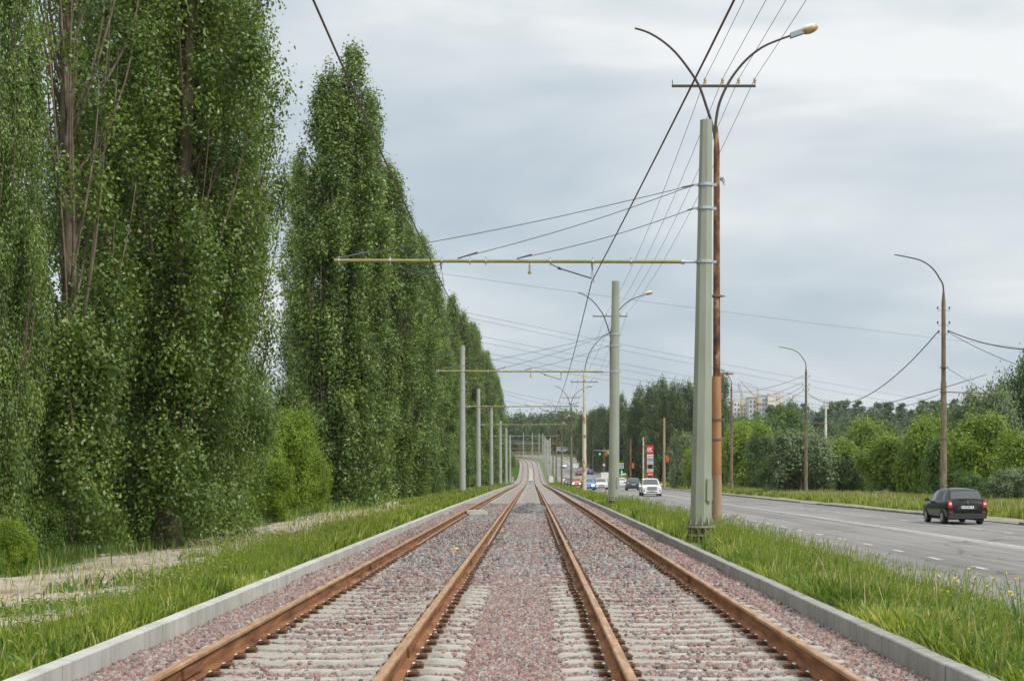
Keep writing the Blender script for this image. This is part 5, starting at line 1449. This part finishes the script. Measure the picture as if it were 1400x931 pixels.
for px, pt_, y, w in [(20,715,25,60),(60,690,31,60),(150,700,34,50),(330,672,50,46),(455,652,84,50),(520,655,96,40),(566,640,110,46),(590,642,125,34),(608,648,150,22),(644,650,190,20)]:
    put(['nb','b1m','b3m'][k % 3], px, pt_, y, w, ORD[k]+' low shrub at the feet of the poplars, counted from the left' if k else 'first low shrub at the feet of the poplars, close to the left edge', baseH=[4.5,7,7][k % 3], baseR=[2.4,4,4][k % 3], group='low shrubs under the poplars'); k += 1
for i, (px, pt_, y, w) in enumerate([(690,596,330,16),(686,612,400,14),(694,610,430,16),(699,622,470,12),(690,626,520,18)]):
    put('b1m', px, pt_, y, w, ORD[i]+' shrub on the bank left of the far curve, counted from the dip', group='shrubs on the bank by the far curve')
# right side trees behind the verge
RB = [
 (1012,588,182,60,'b1y','yellow green bush just right of the orange lamp post'),
 (1030,583,200,70,'b2y','yellow green tree behind the leftmost bushes'),
 (1040,600,170,50,'b3d','dark green bush left of the silvery willow'),
 (1075,563,250,56,'b2m','dense rounded green tree rising behind the willow'),
 (1060,630,150,46,'b3m','small green bush at the left foot of the willow'),
 (1095,597,148,88,'b1s','big silvery grey willow bush behind the concrete lamp post'),
 (1150,606,152,70,'b3y','yellow green bush right of the silvery willow'),
 (1186,583,165,66,'b1y','tallest yellow green tree between the silvery willow and the tallest lamp post'),
 (1222,601,140,90,'b2y','leafy yellow green tree left of the tallest lamp post'),
 (1262,578,135,70,'b3y','tall leafy tree touching the left side of the tallest lamp post'),
 (1302,606,122,80,'b1m','green bush right behind the black hatchback'),
 (1340,575,112,84,'b2y','bright yellow green tree right of the black hatchback'),
 (1398,600,104,84,'b3y','yellow green tree cut by the right edge of the photo'),
 (1330,548,165,70,'b1s','silvery poplar behind the bright yellow green tree'),
 (1362,542,150,60,'b3s','pale silvery tree with feathery top near the right edge'),
 (1375,530,175,50,'b2d','dark pointed tree near the right edge'),
 (1402,505,160,60,'b1d','tallest dark tree at the right edge of the photo'),
 (1290,570,190,60,'b3d','dark tree behind the tallest lamp post'),
 (1120,612,170,60,'b2d','dark bush behind the silvery willow'),
 (1206,588,180,60,'b1d','dark crowned tree between two yellow green ones left of the tallest lamp post'),
 (1318,586,160,60,'b2d','dark crowned tree above the green bush behind the black hatchback'),
 (1170,622,150,50,'b1d','dark bush between the yellow green bushes'),
 (1240,620,150,60,'b3d','dark hollow bush between the leafy yellow green trees'),
 (985,610,230,50,'b2d','dark bush hidden behind the orange lamp post'),
 (960,612,235,60,'b1d','dark bush behind the closest tram pole'),
 (932,598,215,44,'b3s','silvery bush on the verge between brown post and closest tram pole'),
 (950,620,200,40,'b1y','small yellow green bush right of the silvery one'),
 (1385,645,100,60,'b3s','low silvery bush beside the road at the right edge'),
 (1328,648,104,50,'b2m','low green bush just right of the black hatchback'),
]
for px, pt_, y, w, key, lab in RB:
    nm, ct = ('bush', 'bush') if 'bush' in lab else (('willow_bush', 'bush') if 'willow b' in lab else ('round_tree', 'tree'))
    put(key, px, pt_, y, w*1.12, lab, nm, ct, 'bushes and trees beyond the road')
for i, (px, y) in enumerate([]):
    put('b1y', px, 660 if y > 100 else 664, y, 30, ORD[i]+' small leafy weed bush in the far verge, counted outward from the willow', group='weed bushes in the far verge')
# far poplars beyond the crossing
FP = [(866,545,330),(878,532,335),(890,526,325),(902,521,330),(913,528,338),(926,526,325),(938,523,330),(950,530,335),(962,526,330),(975,522,328),(985,512,320),(990,560,325),(812,562,450),(822,556,440),(832,560,450),(845,556,440),(852,541,430),(858,562,440),(870,575,420),(798,566,480)]
for i, (px, pt_, y) in enumerate(sorted(FP)):
    x = (px-VX)*y/F; z = float(gz(x, y)); h = CAMZ+(VY-pt_)*y/F-z
    tree(['pf1','pf2'][i % 2], x, y, 1.0 if y < 400 else .95, h/24, 1.7*i, 'poplar_tree', ORD[i]+' poplar from the left in the dark grove across the road', group='poplars of the grove across the road') if i < 20 else None
# far wood on the ridge: individuals too many to tell apart -> one mass per kind
def wood(name, keys, pts, label, mats_):
    tv, tf, cv, cf, ct = [], [], [], [], []; r = np.random.default_rng(77); no = nc = 0
    for (x, y, s) in pts:
        me, cm = PROTO[keys[int(r.integers(len(keys)))]]
        a = r.uniform(0, 6.28); c_, s_ = math.cos(a), math.sin(a); z = float(gz(x, y))
        for src, isc in ((me, 0), (cm, 1)):
            V = np.empty(len(src.vertices)*3, np.float32); src.vertices.foreach_get('co', V); V = V.reshape(-1, 3)*s
            V = np.stack([V[:, 0]*c_-V[:, 1]*s_+x, V[:, 0]*s_+V[:, 1]*c_+y, V[:, 2]+z], -1)
            I = np.empty(len(src.loops), np.int32); src.loops.foreach_get('vertex_index', I)
            if isc: cf.append(I.reshape(-1, 4)+nc); cv.append(V); nc += len(V); t = np.empty(len(src.polygons), np.float32); src.attributes['tint'].data.foreach_get('value', t); ct.append(np.clip(t*.7+r.uniform(-.05, .35), 0, 1))
            else: tf.append(I.reshape(-1, 4)+no); tv.append(V); no += len(V)
    o = link(name, np_mesh(name, np.concatenate(cv), np.concatenate(cf), np.concatenate(ct)), M[mats_[0]]); tag(o, label, 'forest', kind='stuff')
    t_ = link('trunks', np_mesh('trunks', np.concatenate(tv), np.concatenate(tf)), M[mats_[1]], o); tag(t_, kind='stuff')
r = np.random.default_rng(5); pts = []
for k in range(300):
    x = r.uniform(95, 430); y = r.uniform(520, 640)
    pts.append((x, y, r.uniform(.85, 1.12)))
wood('pine_forest', ['pi1','pi2'], pts, 'pine forest on the ridge behind the bushes on the right', ('needle','pine_bark'))
pts = []
for k in range(330):
    y = r.uniform(670, 800); x = r.uniform(-60, 150)
    if -60 < x < 150: pts.append((x, y, r.uniform(.8, 1.2)*(.72 if x > 75 else 1)))
for k in range(140):
    y = r.uniform(420, 640); x = r.uniform(26, 110)+float(xc(y)); pts.append((x, y, r.uniform(.6, .95)))
for k in range(60):
    y = r.uniform(700, 860); x = r.uniform(150, 330); pts.append((x, y, r.uniform(.9, 1.2)))
wood('leafy_forest', ['fb1','fb2','fb3'], pts, 'leafy wood covering the hill where the road and tracks vanish', ('leaf_dark','pine_bark'))
pts = []
for k in range(90):
    y = r.uniform(230, 620); x = r.uniform(-60, -16)+float(xc(y)); pts.append((x, y, r.uniform(.4, .8)))
wood('leafy_forest', ['fb1','fb2','fb3'], pts, 'leafy wood behind the poplar row on the left', ('leaf_dark','pine_bark'))
pts = []
for k in range(110):
    y = r.uniform(22, 235); x = r.uniform(-48, -15); pts.append((x, y, r.uniform(.28, .55)))
wood('undergrowth', ['fh1','fh2'], pts, 'dark leafy undergrowth behind the near poplars', ('leaf_mid','pine_bark'))

# ------------------------------------------------------------------ grass
def blades(name, x, y, h, w, r, m, label, lean=.35, seg=3, tint=None, z=None):
    n = len(x)
    if z is None: z = gz(x, y)-.01
    az = r.uniform(0, 6.283, n); la = r.uniform(.1, 1, n)*lean; fa = r.uniform(0, 6.283, n)
    dx, dy = np.cos(az)*la, np.sin(az)*la; wx, wy = np.cos(fa)*w/2, np.sin(fa)*w/2
    V = []
    ts = [0, .4, .75, 1.0][:seg+1] if seg == 3 else [0, .55, 1.0]
    for i, t in enumerate(ts):
        k = 1.0 if i == 0 else (1-.25*t if i < len(ts)-1 else 0)
        cx_ = x+dx*h*t**1.8; cy_ = y+dy*h*t**1.8; cz = z+h*(t-.25*la*t**3)
        if i < len(ts)-1:
            V.append(np.stack([cx_-wx*k, cy_-wy*k, cz], -1)); V.append(np.stack([cx_+wx*k, cy_+wy*k, cz], -1))
        else: V.append(np.stack([cx_, cy_, cz], -1))
    nv = len(V); V = np.stack(V, 1).reshape(-1, 3); b = np.arange(n)[:, None]*nv
    qs = []; 
    for i in range(len(ts)-2): qs.append(np.concatenate([b+2*i, b+2*i+1, b+2*i+3, b+2*i+2], 1))
    tr_ = np.concatenate([b+nv-3, b+nv-2, b+nv-1], 1)
    if tint is None: tint = r.random(n)
    tq = np.concatenate([tint]*len(qs)+[tint])
    o = link(name, np_mesh(name, V, [np.concatenate(qs), tr_], tq), m); tag(o, label, kind='stuff'); return o
def dens(y, y0, y1, n, r, p): return y0+(y1-y0)*r.random(n)**p
def clearp(u, y): return ~((((y > 24.5) & (y < 35.2)) | ((y > 60) & (y < 72))) & (u > 3) & (u < np.where(y < 40, 3.45+.85*(y-24.5)/10, 3.5+.8*(y-60)/11)) & (r.random(len(u)) < .95))
def patch(x, y, s, th, seed): return vnoise(x, y, s, seed)+.5*vnoise(x, y, s*.37, seed+5) > th
r = np.random.default_rng(101)
def do_area(name, n, x0, x1, y0, y1, hm, wm, m, label, p=1.5, cond=None, ztop=None, lean=.4, seg=3, ts=0, hvar=True):
    y = dens(None, y0, y1, n, r, p); x = r.uniform(x0, x1, n) if not callable(x0) else x0(y)+(x1(y)-x0(y))*r.random(n)
    x = x+xc(y)
    if cond is not None: k = cond(x-xc(y), y); x, y = x[k], y[k]
    k = clearp(x, y); x, y = x[k], y[k]
    n = len(x); h = hm*r.uniform(.45, 1.15, n)
    if hvar: h *= np.clip(1+.35*vnoise(x, y, .9, 7)+.2*vnoise(x, y, 3, 2), .4, 1.6)
    ti = np.clip(.42+.3*vnoise(x, y, .7, ts)+.25*r.normal(size=n), 0, .93)
    ti = np.where(r.random(n) < .035, 1.0, ti)
    blades(name, x, y, h, wm*r.uniform(.6, 1.4, n), r, m, label, lean, seg, ti)
GL = 'green grass growing beside the left kerb'
def tapL(u, y): return r.random(len(u)) < np.clip((np.interp(y, [8,16,22], [4.95,5.15,5.5])-(-u)+.8*vnoise(u, y, .55, 3)+.7*vnoise(u,y,1.9,8))/.9+.08, 0, 1)
do_area('grass', 60000, -7.4, -3.84, 7.5, 30, .225, .014, M['grass'], GL, 1.4, tapL, lean=.75)
do_area('grass', 42000, -6.6, -3.86, 28, 90, .30, .032, M['grass'], 'green grass farther along the left kerb', 1.2, tapL, lean=.6, seg=2)
do_area('grass', 60000, -7.5, -3.9, 80, 330, .32, .06, M['grass'], 'grass under the pale tram poles', 1.1, None, seg=2)
TR = 'weeds and grass at the feet of the poplars'
def vergeL(u, y):
    d = (-u)-(-(path_c(y)))   # metres beyond the path centre
    return r.random(len(u)) < np.clip((d-np.interp(y, [20,34], [2.4,1.2])+.5*vnoise(u, y, 1.1, 6))/.6, .02, 1)
do_area('weeds', 60000, -14.5, -7.3, 14, 60, .42, .016, M['weed'], TR, 1.0, vergeL, lean=.5, seg=2)
do_area('weeds', 50000, -13.5, -6.9, 55, 260, .45, .055, M['weed'], 'weeds along the foot of the long poplar row', 1.1, vergeL, lean=.5, seg=2)
do_area('grass', 17000, -14, -5.5, 40, 160, .25, .035, M['grass'], 'thin grass tufts spread over the path', 1.1, lambda u, y: patch(u, y, 1.6, .15, 4), lean=.5, seg=2)
do_area('grass', 14000, -10.5, -5.6, 11, 45, .15, .013, M['grass'], 'sparse tufts on the dirt path', 1.0, lambda u, y: patch(u, y, .9, .3, 9), lean=.8, seg=2)
nopole = None
RS = 'lush green grass between the right kerb and the road'
do_area('grass', 84000, 3.40, 6.75, 7.5, 30, .32, .0155, M['grass'], RS, 1.4, None, lean=.85)
do_area('dry_grass', 2200, 3.45, 6.7, 7.5, 60, .62, .009, M['dry'], 'dry straw coloured stems in the right grass strip', 1.3, None, lean=.5)
do_area('dry_grass', 2000, -7.5, -3.9, 7.5, 60, .42, .009, M['dry'], 'dry straw coloured stems in the left grass', 1.3, None, lean=.6)
do_area('dry_grass', 9000, 22.3, 30, 55, 190, .62, .03, M['dry'], 'dry grass stems along the back of the far verge', 1.1, None, lean=.4, seg=2)
do_area('weeds', 9000, 3.5, 6.6, 7.5, 30, .22, .05, M['clover'], 'low round leaved weeds in the right grass strip', 1.3, lambda u, y: patch(u, y, .8, .3, 12), lean=.9, seg=2)
do_area('weeds', 9000, -6.8, -3.9, 7.5, 30, .18, .045, M['clover'], 'low round leaved weeds in the left grass', 1.3, lambda u, y: patch(u, y, .8, .3, 14), lean=.9, seg=2)
do_area('grass', 18000, 3.5, 6.6, 7.5, 30, .36, .034, M['weed'], 'broad leaved weeds in the right grass strip', 1.3, None, lean=.8)
do_area('grass', 52000, 3.42, 6.8, 28, 95, .40, .034, M['grass'], 'grass strip around the tram poles by the road', 1.2, nopole, lean=.5, seg=2)
do_area('grass', 50000, 3.45, 6.8, 90, 330, .4, .07, M['grass'], 'far grass strip beside the road', 1.1, None, seg=2)
do_area('grass', 120000, 22.0, 34, 55, 220, .42, .05, M['grass'], 'tall grass verge beyond the road', 1.1, None, lean=.5, seg=2)
do_area('grass', 26000, 21.6, 40, 180, 420, .5, .16, M['grass'], 'grass on the far roadside', 1.0, None, seg=2)
do_area('grass', 30000, -16, -3.9, 300, 620, .6, .2, M['weed'], 'overgrown bank left of the far curve', 1.0, None, seg=2)
# seed heads (foxtails) on thin stems
def heads(n, x0, x1, y0, y1, h0, h1, label, name='seed_heads', size=.05, cond=None):
    y = dens(None, y0, y1, n, r, 1.3); x = r.uniform(x0, x1, n)
    if cond is not None: k = cond(x, y); x, y = x[k], y[k]
    k = clearp(x, y); x, y = x[k], y[k]
    n = len(x); h = r.uniform(h0, h1, n); z = gz(x, y)
    az = r.uniform(0, 6.283, n); l = r.uniform(.1, .45, n)*h
    tx, ty, tz = x+np.cos(az)*l, y+np.sin(az)*l, z+h
    sx, sy = np.cos(az), np.sin(az); V = []; fs = []
    w = .0022*np.clip(y/14, 1, 4)
    # stem strip
    V += [np.stack([x-w, y, z], -1), np.stack([x+w, y, z], -1), np.stack([tx+w, ty, tz], -1), np.stack([tx-w, ty, tz], -1)]
    # head: 4-sided spindle drooping
    L = size*r.uniform(.8, 1.6, n); rad = L*.085
    ex, ey, ez = tx+sx*L*.8, ty+sy*L*.8, tz+L*r.uniform(-.3, .7, n)
    mx_, my_, mz = (tx+ex)/2, (ty+ey)/2, (tz+ez)/2+L*.12
    V += [np.stack([tx, ty, tz], -1), np.stack([ex, ey, ez], -1)]
    for a, b, c in ((-sy, sx, 0), (0*sx, 0*sy, 1), (sy, -sx, 0), (0*sx, 0*sy, -1)):
        V.append(np.stack([mx_+a*rad, my_+b*rad, mz+c*rad], -1))
    nv = len(V); Vv = np.stack(V, 1).reshape(-1, 3); b = np.arange(n)[:, None]*nv
    qd = np.concatenate([b, b+1, b+2, b+3], 1); tr_ = []
    for i in range(4):
        j = (i+1) % 4; tr_.append(np.concatenate([b+4, b+6+i, b+6+j], 1)); tr_.append(np.concatenate([b+5, b+6+j, b+6+i], 1))
    t = r.uniform(.55, .9, n)
    o = link(name, np_mesh(name, Vv, [qd, np.concatenate(tr_)], np.concatenate([np.full(n, .4)]+[t]*8)), M['grass']); tag(o, label, kind='stuff')
heads(4200, -6.6, -3.9, 8, 40, .28, .48, 'foxtail seed heads over the left grass', size=.075, cond=tapL)
heads(1900, 3.5, 6.7, 8, 40, .38, .72, 'seed heads over the right grass strip', size=.06)
heads(900, 3.5, 6.7, 30, 90, .42, .8, 'seed heads around the tram pole feet', size=.1)
# yellow flowering weed at lower right
def flower_weed(x, y, h, label, n=9, seed=1):
    rr = random.Random(seed); root = empty('flowering_weed', (x, y, float(gz(x, y))), label, 'flower', 'yellow flowering weeds')
    sb = MB(); ends = []
    for i in range(n):
        a = rr.uniform(0, 6.28); l = rr.uniform(.05, .3); hh = h*rr.uniform(.7, 1.0)
        p2 = Vector((l*math.cos(a), l*math.sin(a), hh)); sb.tube([(0,0,0), (l*.25*math.cos(a), l*.25*math.sin(a), hh*.5), p2], [.006,.005,.003], 4); ends.append(p2)
    sb.build('stem', M['stem'], root)
    for p in ends:
        fb = MB(); R_ = .014
        for q in range(9):
            a = q*.698; fb.add([(0,0,0), (R_*math.cos(a-.28), R_*math.sin(a-.28), .01), (R_*1.25*math.cos(a), R_*1.25*math.sin(a), .014), (R_*math.cos(a+.28), R_*math.sin(a+.28), .01)], [(0,1,2,3)])
        fb.sphere((0,0,.006), .007, 6, 4)
        f = fb.build('blossom', M['flower'], root); f.location = p; f.rotation_euler = (rr.uniform(.2, 1.2), 0, rr.uniform(0, 6.28))
flower_weed(4.45, 12.9, .92, 'tall weed with yellow blossoms at the right edge of the photo', 12, 2)
flower_weed(4.05, 13.4, .8, 'shorter yellow flowering weed left of the tall one at the right edge', 8, 3)
flower_weed(3.75, 35.3, .62, 'yellow flowering weed left of the closest tram pole foot', 9, 4)

# ================================================================== SKY, LIGHT, AIR, CAMERA
SUN_EL, SUN_AZ = 48, 128      # azimuth clockwise from +Y (the view direction)
w = bpy.data.worlds.new('World'); scene.world = w; w.use_nodes = True; nt = w.node_tree; nt.nodes.clear()
out = nt.nodes.new('ShaderNodeOutputWorld'); bg = nt.nodes.new('ShaderNodeBackground')
sky = nt.nodes.new('ShaderNodeTexSky'); sky.sky_type = 'NISHITA'; sky.sun_disc = False
sky.sun_elevation = R(SUN_EL); sky.sun_rotation = R(SUN_AZ); sky.air_density = 1; sky.dust_density = 2
tc = nt.nodes.new('ShaderNodeTexCoord'); se = nt.nodes.new('ShaderNodeSeparateXYZ'); nt.links.new(tc.outputs['Generated'], se.inputs[0])
mp = nt.nodes.new('ShaderNodeMapping'); mp.inputs['Scale'].default_value = (1.6, 1.6, 6.5); mp.inputs['Location'].default_value = (.35, .1, .15); nt.links.new(tc.outputs['Generated'], mp.inputs[0])
n1 = noise(nt, mp.outputs[0], 1.7, 8, .5, dist=.35)
n2 = noise(nt, mp.outputs[0], 4.0, 5, .5)
def math_(op, a, b):
    m = nt.nodes.new('ShaderNodeMath'); m.operation = op
    for i, v_ in enumerate((a, b)):
        if isinstance(v_, (int, float)): m.inputs[i].default_value = v_
        else: nt.links.new(v_, m.inputs[i])
    return m.outputs[0]
# more bright cloud towards the zenith, heavier grey lower
f = math_('ADD', math_('ADD', math_('MULTIPLY', n1, 1.35), -.18), math_('MULTIPLY', n2, .14))
f = math_('ADD', f, math_('MULTIPLY', se.outputs[2], .9))
cl = ramp(nt, f, [(.44,(2.95,3.52,4.0)),(.58,(3.45,3.95,4.35)),(.71,(4.05,4.45,4.72)),(.82,(4.75,5.05,5.2)),(.95,(5.9,6.0,6.0))])
zen = nt.nodes.new('ShaderNodeMapRange'); zen.inputs[1].default_value = .3; zen.inputs[2].default_value = 1.0; zen.inputs[3].default_value = 1.0; zen.inputs[4].default_value = 1.75
nt.links.new(se.outputs[2], zen.inputs[0])
zc = nt.nodes.new('ShaderNodeCombineColor')
for i in range(3): nt.links.new(zen.outputs[0], zc.inputs[i])
cl = mixc(nt, 1.0, cl, zc.outputs[0], 'MULTIPLY')
skc = mixc(nt, .93, sky.outputs[0], cl)
nt.links.new(skc, bg.inputs[0]); bg.inputs[1].default_value = .1; nt.links.new(bg.outputs[0], out.inputs[0])
sl = bpy.data.lights.new('sun', 'SUN'); sl.energy = 1.5; sl.angle = R(10); sl.color = (1, .95, .87)
so = bpy.data.objects.new('sun', sl); COL.objects.link(so)
d = Vector((math.sin(R(SUN_AZ))*math.cos(R(SUN_EL)), math.cos(R(SUN_AZ))*math.cos(R(SUN_EL)), math.sin(R(SUN_EL))))
so.rotation_euler = (-d).to_track_quat('-Z', 'Y').to_euler(); so.location = (30, -20, 40)
HAZE = True
if HAZE:
    hm = bpy.data.materials.new('haze'); hm.use_nodes = True; hn = hm.node_tree; hn.nodes.clear()
    ho = hn.nodes.new('ShaderNodeOutputMaterial'); pv = hn.nodes.new('ShaderNodeVolumePrincipled')
    pv.inputs['Color'].default_value = (.86,.91,.97,1); pv.inputs['Density'].default_value = .00011; pv.inputs['Anisotropy'].default_value = .2
    hn.links.new(pv.outputs[0], ho.inputs['Volume'])
    b = MB(); b.box((0, 820, 45), (1830, 1790, 104)); tag(b.build('haze', hm), 'thin pale haze filling the distance', kind='stuff')
    scene.cycles.volume_step_rate = 8; scene.cycles.volume_max_steps = 32; scene.cycles.volume_bounces = 0
cam = bpy.data.cameras.new('camera'); co = bpy.data.objects.new('camera', cam); COL.objects.link(co); scene.camera = co
co.location = (0, 0, CAMZ); co.rotation_euler = (R(90), 0, 0)
cam.sensor_width = 36; cam.lens = F/1400*36; cam.shift_x = -27/1400; cam.shift_y = 182.5/1400; cam.clip_end = 6000; cam.clip_start = .1
scene.render.engine = 'CYCLES'
scene.view_settings.view_transform = 'Standard'; scene.view_settings.look = 'None'; scene.view_settings.exposure = .68; scene.view_settings.gamma = 1
scene.cycles.max_bounces = 3; scene.cycles.diffuse_bounces = 2; scene.cycles.transparent_max_bounces = 2; scene.cycles.glossy_bounces = 1; scene.cycles.transmission_bounces = 2
